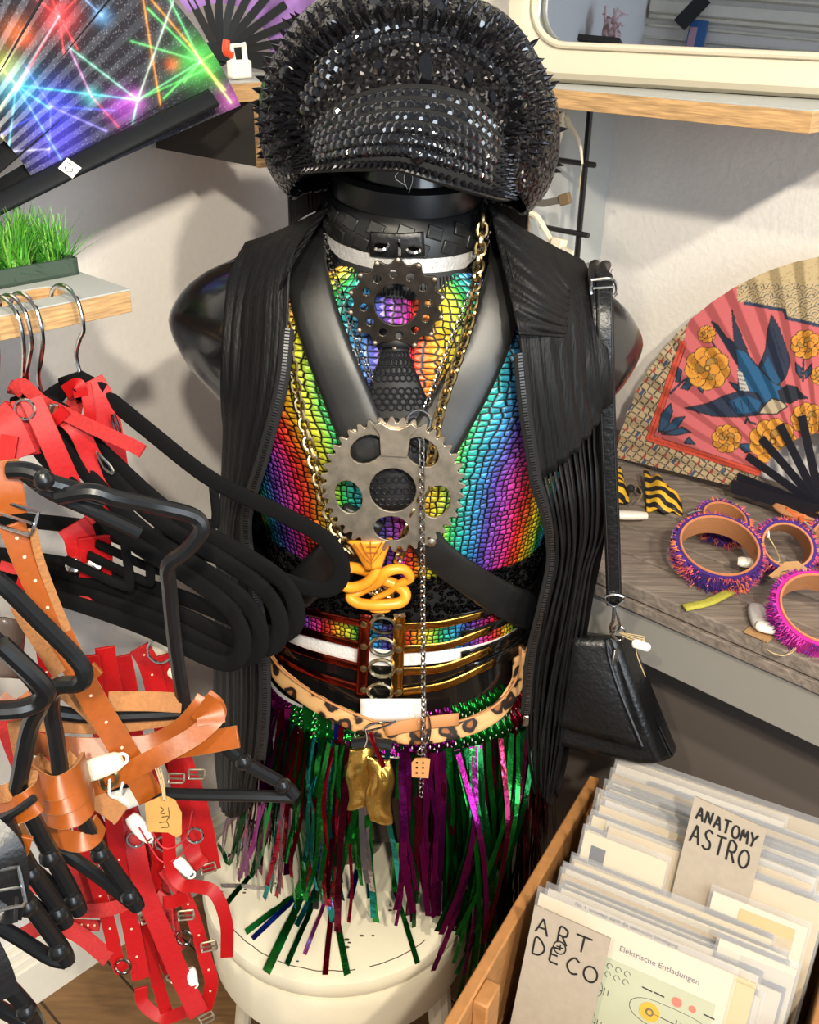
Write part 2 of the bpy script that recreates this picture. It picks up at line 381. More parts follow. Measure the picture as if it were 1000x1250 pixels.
def arc_table():
    ths = [-pi+2*pi*i/400 for i in range(401)]; s = [0]
    for a, b in zip(ths, ths[1:]): s.append(s[-1]+(T(b, .97)-T(a, .97)).length)
    mid = s[200]; return ths, [x-mid for x in s]
ATH, AS = arc_table()
top = thing('rainbow_top', 'sleeveless top of rainbow striped shiny scale fabric with black sequin hem', 'top', (BX, BY, .78))
NU, NV = 180, 110
def top_z(th, t):
    a = abs(th); zt = 1.222 if a < .55 else (1.222+(1.02-1.222)*min(1, (a-.55)/.45)**.7 if a < 1.0 else (1.02 if a < 2.1 else 1.20))
    return .80+(zt-.80)*t
m = MB(); uvs = []
for j in range(NV+1):
    for i in range(NU):
        th = -pi+2*pi*i/NU; z = top_z(th, j/NV); m.v.append(T(th, z, .004)); uvs.append((AS[int(i*400/NU)]+(.012 if AS[int(i*400/NU)] > 0 else -.008), z))
for j in range(NV):
    for i in range(NU): m.f.append((j*NU+i, j*NU+(i+1) % NU, (j+1)*NU+(i+1) % NU, (j+1)*NU+i))
o = m.build('bodice', rainbow_material(), top, sharp=0)
ul = o.data.uv_layers.new(name='uv')
for li, l in enumerate(o.data.loops):
    x, y = uvs[l.vertex_index]; ul.data[li].uv = (x, y)
sequin_m = mat('black_sequin', (16, 16, 18), .12, .8)
hm = MB().grid(lambda a, b: T(2*pi*a-pi, .862+.066*b, .0062), 96, 6, True)
hm.build('hem', mat('black_net', (8, 8, 9), .7), top, sharp=0)
sq = MB()
for k in range(1500):
    th = random.uniform(-1.5, 1.5); z = random.uniform(.862, .930); p = T(th, z, .0075); n = nT(p).normalized()+Vector((random.uniform(-.5, .5), random.uniform(-.5, .5), random.uniform(-.2, .6)))
    sq.lathe([(.0001, .0004), (.0026, 0)], 7, p, frame_z(n))
sq.build('sequins', sequin_m, top, sharp=0, kind='stuff')

# ---- skirt: white waistband, gathered headings, tinsel strips
skirt = thing('tinsel_skirt', 'tinsel fringe skirt in green magenta red and blue hanging from mannequin hips', 'skirt', (BX, BY, STZ))
MB().grid(lambda a, b: T(2*pi*a-pi, .695+.135*b, .0085), 96, 6, True).build('waistband', mat('white_elastic', (226, 222, 216), .8, bump=.3, scale=400), skirt, sharp=0)
foil = {}
def foilm(n):
    C = {'green': (28, 128, 48), 'magenta': (125, 22, 105), 'red': (160, 20, 45), 'blue': (30, 60, 170), 'teal': (20, 130, 130), 'pink': (225, 80, 170), 'silver': (170, 165, 170), 'deep_green': (14, 75, 34), 'wine': (95, 18, 48)}[n]
    return mat(n+'_foil', C, .2, .92, bump=.7, scale=34, var=.15)
def strip_colour(th):
    t = th; r = random.random()
    if t < -.85: return random.choice(['magenta', 'wine', 'green', 'red', 'magenta', 'deep_green'])
    if t < -.28: return random.choice(['green', 'green', 'deep_green', 'red', 'wine', 'teal', 'green'])
    if t < -.05: return random.choice(['blue', 'green', 'teal', 'silver', 'red'])
    if t < .30: return random.choice(['magenta', 'magenta', 'wine', 'deep_green', 'magenta'])
    if t < .85: return random.choice(['green', 'deep_green', 'green', 'deep_green', 'green', 'wine'])
    return random.choice(['red', 'wine', 'red', 'deep_green'])
hd = {}
NB = 48
for k in range(NB):                                           # gathered heading under the waistband, block by block
    th0 = -1.5+3.0*k/NB; th1 = th0+3.0/NB
    c = 'magenta' if th0 < -.9 else 'green' if th0 < -.15 else 'magenta' if th0 < .32 else 'green' if th0 < .86 else 'red'
    hd.setdefault((c, th0 < -.5, th0 < -.1), MB()).grid(lambda a, b: T(th0+(th1-th0)*a, .70+(.050+.028*sin(th0))*b, .011+.0025*sin(b*22+a*3)+.0015*sin(a*14)), 6, 18)
for (c, *_), mb in hd.items(): mb.build('gathered_heading', foilm(c), skirt, sharp=0)
def rib(P, N, w, c, nm='tinsel_strip'):
    m = MB(); n = len(P); L = len(P)
    for i in range(n):
        a = P[max(0, i-1)]; b = P[min(n-1, i+1)]; t = (b-a).normalized(); sd = t.cross(N[i]).normalized()
        tw = noise.noise((P[i]*23+Vector((w*900, 0, 0))))*.9; sd = (sd*cos(tw)+N[i].normalized()*sin(tw)*.6).normalized()
        m.v += [P[i]-sd*w/2, P[i]+sd*w/2]
    m.f = [(2*i, 2*i+1, 2*i+3, 2*i+2) for i in range(n-1)]
    return m.build(nm, foilm(c), skirt, sharp=0)
for k in range(250):
    th = random.uniform(-1.62, 1.62)
    if -.17 < th < .02 and random.random() < .85: continue
    back = random.random() < .12
    zt = .71; p0 = T(th, zt, .012+random.uniform(0, .008)); out = Vector((sin(th), -cos(th)*.8, 0))
    ln = random.uniform(.17, .265) if abs(th) < 1.2 else random.uniform(.22, .36)
    if th > .55: ln = random.uniform(.27, .42)
    sway = Vector((random.uniform(-.02, .02), random.uniform(-.012, .02), 0)); fl = random.uniform(.0, .02)+(.02 if th < -.7 else 0)
    P = []
    for i in range(12):
        t = i/11; z = zt-ln*t
        q = p0+out*(.012*min(1, t*3)+fl*t)+sway*t*t+Vector((noise.noise((k*1.7, t*3, 0)), noise.noise((k*1.7, t*3, 9)), 0))*.006; q.z = z-SHEAR*(q.x-BX)
        r = sqrt((q.x-SC.x)**2+(q.y-SC.y)**2)
        if q.z < STZ+.004 and r < SR:
            q.z = STZ+.003+.002*random.random(); q += out*.0*t
        P.append(q)
    rib(P, [(out+Vector((0, 0, .05))).normalized()]*12, random.uniform(.004, .0085), strip_colour(th))
# single strips that spread over the stool seat (read off the photograph: start, knee, end)
S2 = [('green', 375, 880, 380, 1000, 372, 1090, 325, 1187, 11), ('green', 405, 900, 408, 1020, 405, 1090, 424, 1190, 9), ('green', 490, 905, 485, 1000, 482, 1085, 510, 1176, 7),
      ('red', 418, 900, 408, 1040, 405, 1110, 397, 1190, 7), ('deep_green', 400, 930, 398, 1050, 385, 1100, 350, 1178, 7), ('blue', 412, 905, 400, 1010, 375, 1085, 308, 1146, 7), ('green', 395, 900, 390, 1000, 360, 1095, 300, 1138, 8),
      ('teal', 445, 960, 448, 1010, 450, 1040, 452, 1096, 8), ('blue', 438, 950, 442, 1010, 440, 1050, 428, 1097, 8), ('deep_green', 330, 880, 325, 1000, 308, 1068, 275, 1105, 7), ('deep_green', 320, 900, 300, 1000, 280, 1055, 266, 1030, 6),
      ('silver', 335, 900, 340, 1030, 330, 1085, 270, 1081, 6), ('silver', 410, 900, 398, 1010, 388, 1080, 385, 1110, 8), ('magenta', 352, 890, 352, 1000, 352, 1040, 350, 1068, 9), ('wine', 345, 890, 330, 980, 315, 1030, 290, 1005, 8), ('pink', 425, 930, 410, 1040, 400, 1095, 372, 1165, 5),
      ('magenta', 335, 880, 345, 960, 320, 1010, 270, 985, 7), ('green', 430, 890, 425, 960, 420, 1040, 405, 1120, 8), ('teal', 425, 900, 415, 980, 400, 1060, 362, 1130, 7)]
for c, u0, v0, u1, v1, u2, v2, u3, v3, wp in S2:
    A = onT(u0, v0-25, .016); B = atz(u1, v1, max(STZ+.05, onT(u1, v1-40, .02).z-.06)) if v1 < 960 else None
    K = atz(u2, v2, STZ+.004); En = atz(u3, v3, STZ+.0025)
    B = A.lerp(K, .5)+Vector((0, -.022, .0)); B.x = at(u1, v1, B.y).x
    P = cr([A, B, K, K.lerp(En, .45)+V(0, 0, .002), En], 22)
    for q in P: q.z = max(q.z, STZ+.002)
    rib(P, [V(0, -1, .4)]*22, wp/1050, c)
# strips that fall past the stool on the right
for k in range(16):
    th = random.uniform(.35, 1.25); A = T(th, .71, .018); u = 520+k*5+random.uniform(-10, 8); ub = 560+random.uniform(-40, 45)
    En = at(ub, random.uniform(1120, 1195), .83+random.uniform(0, .04)); En.z = max(En.z, .30)
    P = cr([A, A.lerp(En, .35)+V(.012, -.03, .01), A.lerp(En, .7)+V(.01, -.012, 0), En], 16)
    rib(P, [V(.3, -1, .1)]*16, random.uniform(.0045, .008), random.choice(['green', 'deep_green', 'wine', 'green', 'deep_green', 'magenta']))

# ---- harness of rubber inner tubes with a chainring
har = thing('chest_harness', 'black rubber inner tube chest harness joined by a steel bicycle chainring', 'harness', (BX, BY-.1, .9))
def tubestrap(px, wpx, n=26, off=.011, th=.011, nm='tube_strap', par=har, mt=rubber_m, end=None):
    P, N = body_path(p3(px), n, off); wd = [w for w in wpx] if isinstance(wpx, (list, tuple)) else [wpx]*n
    if len(wd) != n: wd = [wd[0]+(wd[-1]-wd[0])*i/(n-1) for i in range(n)]
    m = MB(); o = 0
    prof = roundprof(1, th/.04, 14)
    for i in range(1): m.sweep(P, N, [(x, y) for x, y in prof], scale=[w/1180*1.0 for w in wd])
    return m.build(nm, mt, par, sharp=0)
tubestrap([(392, 262), (376, 290), (375, 330), (385, 380), (402, 430), (424, 485), (447, 540), (455, 560)], [44, 56], n=34)
tubestrap([(600, 270), (618, 305), (614, 350), (598, 410), (570, 470), (540, 520), (520, 552)], [38, 62], n=34)
tubestrap([(445, 628), (425, 660), (398, 690), (360, 725), (330, 752)], [52, 44])
tubestrap([(508, 645), (535, 678), (575, 708), (615, 732), (648, 748)], [36, 50])
sm = MB().ball((0, 0, 0), .0055, 12, .5).mesh('stud'); sm.materials.append(steel)
for u, v in ((433, 530), (526, 662)): p = onT(u, v, .018); inst(sm, 'stud', har, p, frame_z(nT(p)))
Cc = onT(480, 592, .024); nn = (nT(Cc)+V(0, -.35, .0)).normalized(); ex = V(1, 0, -.03); ex = (ex-nn*ex.dot(nn)).normalized(); ey = nn.cross(ex)
outer = []
NT = 40
for k in range(NT*4):
    a = 2*pi*k/(NT*4); q = k % 4; r = .061 if q in (0, 3) else .0665
    rr = r
    outer.append((rr*cos(a), rr*sin(a)))
holes = [circ(0, -.004, .0215, 26)]
for k in range(5):
    a = pi/2+pi/5+2*pi*k/5
    holes.append([(.0425*cos(a)+(.0125*cos(t)*cos(a)-.0165*sin(t)*sin(a)), .0425*sin(a)+(.0125*cos(t)*sin(a)+.0165*sin(t)*cos(a))) for t in [2*pi*i/18 for i in range(18)]])
plate('chainring', outer, holes, Cc, ex, ey, .0035, steel, har, bevel=.0006, label='worn steel bicycle chainring with five holes and small teeth')
# upper spider arm that hooks over the two shoulder tubes
q = Cc+ey*.05+nn*.004
MB().prism([(-.012, -.02), (.012, -.02), (.014, .0), (.020, .008), (.014, .012), (.004, .006), (-.004, .006), (-.014, .012), (-.020, .008), (-.014, .0)], q, ex, ey, .003).build('spider_arm', steel, har, bevel=.0005)

# ---- tie of perforated black rubber with knot
tie = thing('necktie', 'black perforated rubber necktie hanging behind the chest chainring', 'necktie', (BX, BY-.12, 1.0))
lo = [(462, 398), (468, 425), (452, 470), (446, 505), (446, 560), (452, 625)]; ro = [(507, 398), (498, 425), (514, 470), (526, 505), (520, 560), (508, 625)]
L_ = cr(p3(lo), 26); R_ = cr(p3(ro), 26)
def tief(a, b):
    i = min(25, int(round(b*25))); q = L_[i].lerp(R_[i], a); return onT(q.x, q.y, .0085+.006*sin(pi*a))
MB().grid(tief, 10, 25).build('blade', mat('black_neoprene', (15, 15, 17), .6), tie, sharp=0, solid=.002)
kn = MB().grid(lambda a, b: onT(466+36*a+(6 if b > .5 else 0)*(a-.5), 396+28*b, .013+.008*sin(pi*a)), 8, 4); kn.build('knot', mat('black_neoprene'), tie, sharp=0, solid=.003)
dm = MB().ring((0, 0, 0), (0, 0, 1), .0030, .0009, 10, 4).mesh('eyelet'); dm.materials.append(mat('black_gloss_dot', (30, 30, 34), .25))
for j in range(20):
    for i in range(7):
        a = (i+.5+(.5 if j % 2 else 0))/7.5; b = (j+.5)/20
        if a < .96: p = tief(a, b); inst(dm, 'perforation', tie, p+nT(p).normalized()*.0016, frame_z(nT(p)))

# ---- tyre collar with studs, ring and small sprocket
colr = thing('tyre_collar', 'choker cut from black tyre tread with silver stripe, rivets and hanging sprocket', 'collar', (BX, BY, 1.21))
NX = -.008
def neck(prof, n=64, sx=1, sy=.98): return MB().lathe(prof, n, (NX, BY, 0), Matrix(((1, 0, 0), (0, 1, 0), (-.045, .13, 1))), sx, sy, close=True)
neck([(.064, 1.30), (.067, 1.302), (.071, 1.298), (.0705, 1.275), (.068, 1.262), (.064, 1.262)]).build('inner_band', mat('black_gloss_rubber', (20, 20, 21), .35), colr)
neck([(.066, 1.276), (.072, 1.278), (.078, 1.270), (.0805, 1.258), (.080, 1.245), (.066, 1.243)]).build('tyre_band', rubber_m, colr, sharp=50)
neck([(.070, 1.246), (.0805, 1.246), (.0825, 1.233), (.072, 1.232)]).build('silver_stripe', mat('silver_reflective', (176, 174, 172), .4, .3, bump=.4, scale=160), colr)
neck([(.072, 1.233), (.083, 1.234), (.088, 1.212), (.074, 1.208)]).build('sidewall', mat('ribbed_rubber', (26, 26, 27), .6), colr)
rbm = MB().box((0, 0, 0), (.0011, .0012, .017)).mesh('rib'); rbm.materials.append(mat('ribbed_rubber'))
rb = MB()
for k in range(150):
    a = 2*pi*k/150; d = Vector((cos(a), sin(a), 0)); c = Vector((NX, BY, 1.222-.045*.085*cos(a)+.13*.085*sin(a)))+d*.0862; M = frame_z(V(0, 0, 1)+d*-.22, d); rb.box(c, (.0015, .0012, .018), M)
rb.build('sidewall_ribs', mat('ribbed_rubber'), colr, kind='stuff')
for k in range(36):                                            # raised tread blocks
    a = 2*pi*k/36; d = Vector((cos(a), sin(a), 0)); tn = Vector((-sin(a), cos(a), 0)); up = 1 if k % 2 else 0
    c = Vector((NX, BY, (1.268 if up else 1.254)-.045*.08*cos(a)+.13*.08*sin(a)))+d*(.0762 if up else .0785)
    MB().box(c, (.0050, .0150, .0120), frame_z(V(0, 0, 1)+tn*.35-d*(.35 if up else 0), d)).build('tread_block', rubber_m, colr, bevel=.001)
def neckpt(u, v, Y): return at(u, v, Y)
def onN(u, v, r):
    d = ray(u, v); best = None
    for i in range(200):
        Y = .88+i*.0008; p = EYE+d*(Y/d.y)
        if (p.x-NX)**2+((p.y-BY)/.98)**2 <= r*r: return p
    return at(u, v, 1.0)
P = [onN(u, v, .0835) for u, v in [(452+i*6, 298+2.0*sin(i*pi/11)) for i in range(12)]]
MB().sweep(P, [V((p.x-NX), (p.y-BY), 0) for p in P], roundprof(.0225, .003, 10)).build('ring_tab', black_leather, colr, sharp=0)
rv = MB().lathe([(.0075, 0), (.0075, .001), (.006, .0028), (.0001, .0038)], 18, (0, 0, 0)).mesh('rivet'); rv.materials.append(chrome)
for u, v in ((466, 301), (505, 304)): p = onN(u, v, .0852); inst(rv, 'rivet', colr, p, frame_z(V(p.x-NX, p.y-BY, .15)))
p = onN(486, 308, .0875); MB().ring(p, V(1, .15, 0), .0095, .0013, 18, 6).build('split_ring', chrome, colr)
Cs = at(484, 371, .884); nn = V(-.02, -1, -.12).normalized(); ex = V(1, 0, -.03); ex = (ex-nn*ex.dot(nn)).normalized(); ey = nn.cross(ex)
out = []
for k in range(14):
    for q, r in ((0, .037), (.16, .0378), (.30, .0405), (.42, .0428), (.58, .0428), (.70, .0405), (.84, .0378)): a = 2*pi*(k+q)/14; out.append((r*cos(a), r*sin(a)))
hs = [circ(0, 0, .0195, 24)]
for k in range(12): a = 2*pi*k/12+.13; hs.append(circ(.0285*cos(a), .0285*sin(a), .0036, 8))
dsteel = mat('dark_steel', (98, 90, 82), .40, 1, bump=.1, scale=90, var=.3)
plate('sprocket', out, hs, Cs, ex, ey, .003, dsteel, colr, bevel=.0005, label='small dark steel bicycle sprocket hanging from the ring')
nb = MB().lathe([(.0001, .002), (.002, .0012), (.0022, -.001)], 10, (0, 0, 0)).mesh('pin'); nb.materials.append(steel)
for k in range(14): a = 2*pi*(k+.5)/14; inst(nb, 'tooth_pin', colr, Cs+ex*.041*cos(a)+ey*.041*sin(a)+nn*.003, frame_z(nn))

# ---- chains
def link_mesh(name, L, w, r, mt, n=12, m=5):
    P = []
    for k in range(n): a = 2*pi*k/n; P.append(V((L/2-w/2)*(1 if cos(a) > 0 else -1)+w/2*cos(a) if abs(cos(a)) > .3 else (L/2-w/2)*cos(a)*1.6, w/2*sin(a), 0))
    me = MB().tube(P, r, m, True).mesh(name); me.materials.append(mt); return me
def chain(par, P, N, pitch, me, nm='chain_link', tilt=.7):
    Q = resample(P, step=pitch); K = len(Q)-1
    for i in range(K):
        c = (Q[i]+Q[i+1])/2; t = (Q[i+1]-Q[i]).normalized(); j = min(len(N)-1, int(i/K*len(N))); n = N[j]
        n = (n-t*n.dot(t)).normalized(); s = t.cross(n); a = tilt if i % 2 else -tilt
        nz = n*cos(a)+s*sin(a); inst(me, nm, par, c, frame_z(nz, t))
gold_link = link_mesh('curb_link', .0125, .0088, .0016, brass); sil_link = link_mesh('cable_link', .0078, .0048, .0008, chrome, 10, 4)
gc = thing('gold_necklace', 'thick gold curb chain necklace with orange cobra pendant', 'necklace', (BX, BY-.12, .9))
P, N = body_path(p3([(346, 290), (342, 330), (350, 400), (358, 455), (370, 515), (384, 570), (402, 630), (418, 660), (430, 676)]), 60, .026); chain(gc, P, N, .0088, gold_link)
P, N = body_path(p3([(590, 262), (584, 330), (573, 395), (555, 450), (538, 500), (528, 550), (518, 600), (498, 645), (486, 685)]), 60, .026)
chain(gc, P, N, .0088, gold_link)
P, N = body_path(p3([(450, 716), (468, 728), (488, 716), (470, 712), (455, 722), (478, 730)]), 24, .02); chain(gc, P, N, .0088, gold_link)
org = mat('orange_resin', (232, 150, 40), .35, var=.12, scale=30)
SP = onT(456, 705, .03).y
def sk(u, v, d=0): return at(380+u*.28, 640+v*.28, SP+d)
snk = MB()
snk.tube(cr([sk(270, 150, -.004), sk(285, 195, -.006), sk(240, 255, -.008), (sk(165, 275, -.006)), sk(112, 240, -.003), sk(150, 190, -.006), sk(230, 200, .006), sk(300, 235, .008), sk(370, 265, .006), sk(410, 300, .0), sk(390, 340, -.003), sk(300, 352, -.006), sk(210, 345, -.004), sk(172, 315, 0), sk(220, 285, .006), sk(290, 250, -.002), sk(330, 205, -.006), sk(400, 195, -.004), sk(432, 235, 0), sk(380, 262, .003), sk(330, 300, .008), sk(270, 330, .006), sk(262, 372, -.002), sk(330, 378, -.004), sk(345, 362, -.004)], 150), .0056, 10, scale=[.75+.25*min(1, i/20) if i < 100 else max(.28, 1-(i-100)/62) for i in range(150)]).build('snake_coils', org, gc, sharp=0)
hood = MB().grid(lambda a, b: sk(160+195*a+(250-160-97*a*1.0)*0*b if b < .0 else (160+195*a)*(1-b**.8)+(245+55*a)*b**.8, 72-10*a+b*125+8*sin(pi*a)*(1-b), -.006-.006*sin(pi*a)), 12, 10)
hood.build('cobra_hood', org, gc, sharp=0, solid=.004)
hl = MB()
for pts in ([(215, 80), (240, 130), (262, 160), (285, 120), (310, 75)], [(258, 75), (262, 160), (262, 190)], [(185, 85), (225, 140), (262, 175), (305, 125), (335, 80)], [(240, 100), (285, 100)], [(235, 125), (290, 125)]):
    hl.tube([sk(u, v, -.0155) for u, v in pts], .0006, 4)
hl.build('hood_lines', mat('orange_line', (150, 80, 20), .6), gc)
sc_ = thing('silver_necklace', 'fine silver chain necklace joined by ring with long hanging chain', 'necklace', (BX, BY-.12, .8))
P, N = body_path(p3([(395, 262), (400, 310), (414, 350), (430, 400), (446, 445), (470, 480), (500, 508)]), 50, .009); chain(sc_, P, N, .0062, sil_link)
P, N = body_path(p3([(596, 285), (585, 325), (570, 370), (552, 415), (535, 460), (518, 502)]), 50, .018); chain(sc_, P, N, .0062, sil_link)
p = onT(511, 515, .028); MB().ring(p, V(.1, -1, .2), .0108, .0012, 22, 6).build('o_ring', chrome, sc_)
P = [p+V(0, -.004, -.011)]+[onT(515+2*i/8, 535+i*42, .033+.010*(i/10)) for i in range(11)]
P[-1] = at(514, 972, P[-2].y-.002); chain(sc_, P, [V(0, -1, .2)]*len(P), .0064, sil_link)
P = cr([at(514, 905, P[-2].y), at(519, 930, P[-2].y-.004)], 4)
wt = thing('wooden_charm', 'small tan wooden tag with holes hanging by silver chain at skirt front', 'charm', tuple(at(514, 950, .84)))
c0 = at(514, 937, .845); hs = [circ(x*.006, y*.006, .0015, 8) for x in (-.75, .35) for y in (-.9, .1, 1.0)]
plate('charm_plate', [(-.0095, -.010), (.008, -.011), (.0095, .010), (.004, .0115), (-.006, .011), (-.010, .006)], hs, c0, V(1, 0, 0), V(0, .3, 1).normalized(), .002, mat('tan_wood', (190, 130, 75), .6, var=.1), wt)
MB().ring(at(515, 917, .843), V(.4, -1, 0), .005, .0008, 12, 5).build('jump_ring', chrome, wt)

# ---- cage waist belt
cage = thing('cage_belt', 'waist cincher of four shiny metallic straps joined by centre rings', 'belt', (BX, BY, .74))
goldm = mat('gold_mirror_vinyl', (200, 150, 70), .2, 1, bump=.12, scale=60); redm = mat('red_gold_mirror_vinyl', (176, 70, 48), .2, 1, bump=.12, scale=60); blkv = mat('black_vinyl', (14, 13, 13), .15, 0, coat=.5)  # left straps are gold too, their red reflection is put into the colour
MB().grid(lambda a, b: T(2*pi*a-pi, .742+.012*sin(2*pi*a-pi)+.070*b, .0102), 80, 4, True).build('waist_panel', blkv, cage, sharp=0)
rowsL = [[(330, 738), (380, 748), (444, 762)], [(325, 757), (375, 772), (444, 789)], [(326, 777), (375, 797), (444, 816)], [(330, 798), (380, 822), (444, 842)]]
rowsR = [[(488, 765), (540, 762), (590, 750)], [(488, 793), (545, 788), (600, 768)], [(488, 820), (540, 816), (600, 793)], [(488, 846), (545, 836), (605, 808)]]
for r in rowsL: P, N = body_path(p3(r), 20, .013); MB().sweep(P, N, roundprof(.0105, .0022, 10)).build('strap', redm, cage, sharp=0, label='red gold metallic strap')
for r in rowsR: P, N = body_path(p3(r), 20, .013); MB().sweep(P, N, roundprof(.0105, .0022, 10)).build('strap', goldm, cage, sharp=0)
for L_, R_ in zip(rowsL, rowsR):                               # black vinyl straps run on round the waist to the back
    a = onT(*R_[-1], .012); th0 = atan2((a.x-BX)/interp(ROWS, a.z)[0], -(a.y-BY)/interp(ROWS, a.z)[1]); b = onT(*L_[0], .012); th1 = atan2((b.x-BX)/interp(ROWS, b.z)[0], -(b.y-BY)/interp(ROWS, b.z)[1])+2*pi
    za = a.z+SHEAR*(a.x-BX); zb = b.z+SHEAR*(b.x-BX); P = [T(th0-.25+(th1-th0+.4)*i/40, za+(zb-za)*i/40+.03*sin(pi*i/40), .0115) for i in range(41)]
    MB().sweep(P, [nT(p) for p in P], roundprof(.0125, .002, 10)).build('back_strap', blkv, cage, sharp=0)
for u0, u1, mt in ((446, 441, redm), (488, 484, goldm)):
    P, N = body_path(p3([(u0, 750), ((u0+u1)/2, 800), (u1, 850)]), 20, .0155); MB().sweep(P, N, roundprof(.0125, .002, 8)).build('upright', mt, cage, sharp=0)
rv2 = MB().lathe([(.0042, 0), (.0036, .0016), (.0001, .0024)], 12, (0, 0, 0)).mesh('small_rivet'); rv2.materials.append(brass)
for u, ys in ((444, (762, 789, 816, 842)), (487, (765, 793, 819, 845))):
    for v in ys: p = onT(u, v, .0172); inst(rv2, 'rivet', cage, p, frame_z(nT(p)))
for u, v in ((468, 763), (467, 789), (466, 816), (464, 845)):
    p = onT(u, v, .017); M = frame_z(nT(p), V(1, 0, 0)); r = .0128
    sq_ = [V(r*1.0*cos(a)*(1 if sin(a) > -.3 else 1.0), r*.86*sin(a), 0) for a in [2*pi*k/20 for k in range(20)]]
    MB().tube([p+M @ q for q in sq_], .0021, 6, True).build('d_ring', mat('pale_gold', (205, 190, 150), .22, 1), cage)
for u0 in (463, 489): P, N = body_path(p3([(u0-8, 752), (u0+6, 750)]), 4, .016); MB().sweep(P, N, flatprof(.006, .001)).build('slider_bar', chrome, cage)

# ---- leopard belt
def leopard():
    m = bpy.data.materials.new('leopard_print_hide'); m.use_nodes = True; nt = m.node_tree; b = nt.nodes['Principled BSDF']; L = nt.links.new
    tc = nt.nodes.new('ShaderNodeTexCoord'); nz = nt.nodes.new('ShaderNodeTexNoise'); nz.inputs['Scale'].default_value = 60; L(tc.outputs['Object'], nz.inputs[0])
    sc = nt.nodes.new('ShaderNodeVectorMath'); sc.operation = 'SCALE'; sc.inputs['Scale'].default_value = .014; L(nz.outputs['Color'], sc.inputs[0])
    ad = nt.nodes.new('ShaderNodeVectorMath'); ad.operation = 'ADD'; L(tc.outputs['Object'], ad.inputs[0]); L(sc.outputs[0], ad.inputs[1])
    vo = nt.nodes.new('ShaderNodeTexVoronoi'); vo.inputs['Scale'].default_value = 50; L(ad.outputs[0], vo.inputs['Vector'])
    rp = nt.nodes.new('ShaderNodeValToRGB'); L(vo.outputs['Distance'], rp.inputs[0]); e = rp.color_ramp.elements; rp.color_ramp.interpolation = 'LINEAR'
    e[0].position = .20; e[0].color = srgb(150, 92, 44); e[1].position = .70; e[1].color = srgb(214, 165, 108)
    for p, c in ((.27, (34, 22, 15)), (.46, (28, 18, 12)), (.53, (200, 148, 92))): k = e.new(p); k.color = srgb(*c)
    L(rp.outputs[0], b.inputs['Base Color']); b.inputs['Roughness'].default_value = .6; return m
leo = leopard(); tanedge = mat('tan_leather_edge', (190, 130, 80), .6)
lb = thing('leopard_belt', 'leopard print hide belt with silver buckle slung round the hips', 'belt', (BX, BY, .68))
px = [(322, 790), (336, 818), (362, 842), (400, 866), (440, 884), (480, 896), (530, 896), (580, 884), (612, 864), (632, 832), (634, 800)]
P, N = body_path(p3(px), 60, .021); N = [(n+V(0, 0, .12)).normalized() for n in N]
MB().sweep(P, N, roundprof(.0225, .0028, 10)).build('strap', leo, lb, sharp=0)
MB().sweep([p+V(0, 0, .0115)+n*.0004 for p, n in zip(P, N)], N, roundprof(.0022, .0034, 6)).build('edge', tanedge, lb, sharp=0)
th0 = 1.45; P2 = [P[-1]]+[T(th0+(2*pi-2*th0)*i/24, .765, .017) for i in range(25)]+[P[0]]
MB().sweep(P2, [nT(p) for p in P2], roundprof(.0225, .0025, 10)).build('back_strap', leo, lb, sharp=0)
P, N = body_path(p3([(470, 892), (510, 884), (560, 878)]), 14, .027); MB().sweep(P, N, roundprof(.016, .0022, 8)).build('belt_tip', tanedge, lb, sharp=0)
P, N = body_path(p3([(470, 882), (452, 884), (444, 893), (447, 905), (462, 908)]), 16, .0275); MB().tube(P, .0016, 6).build('buckle', chrome, lb)
P, N = body_path(p3([(446, 893), (470, 887), (484, 880)]), 10, .031); MB().tube(P, .0012, 6).build('buckle_prong', chrome, lb)
P, N = body_path(p3([(523, 872), (526, 890), (522, 908), (514, 903), (516, 880)]), 16, .031); MB().tube(P, .0012, 6).build('keeper_ring', chrome, lb)
# gold foil pouch with charm clip
pc = thing('gold_pouch', 'small crumpled gold foil pouch hanging at the skirt front', 'pouch', tuple(at(453, 1000, .87)))
def pouch(u0, u1, v0, v1, Y, k):
    m = MB().grid(lambda a, b: at(u0+(u1-u0)*a+2*sin(b*9+k), v0+(v1-v0)*b+3*sin(a*4+k), Y-.012*sin(pi*a)*sin(pi*min(1, b*1.1))-.002*noise.noise((a*6, b*7, k))), 14, 22)
    return m.build('foil_side', mat('crumpled_gold_foil', (188, 150, 72), .3, .9, bump=1, scale=40), pc, sharp=0, solid=.004)
pouch(425, 455, 912, 985, .868, 1); pouch(449, 478, 925, 1003, .862, 5)
MB().tube([at(430+6*i, 908-2*sin(i*.5), .862) for i in range(9)], .006, 8).build('pouch_lid', black_plastic, pc)
MB().tube(cr([at(452, 895, .85), at(458, 912, .848), at(468, 935, .85)], 10), .0028, 6).build('clip', mat('red_foil'), pc)
MB().tube(cr([at(447, 890, .856), at(449, 902, .854), at(446, 912, .856)], 8), .0012, 6).build('hook', chrome, pc)

pl_ = thing('paper_label', 'blank white paper label tucked above the leopard belt buckle', 'label', tuple(onT(480, 866, .022)))
MB().grid(lambda a, b: onT(440+80*a, 853+4*a*0+28*b, .0195), 10, 4).build('paper', mat('white_paper', (228, 222, 214), .85), pl_, solid=.0006)
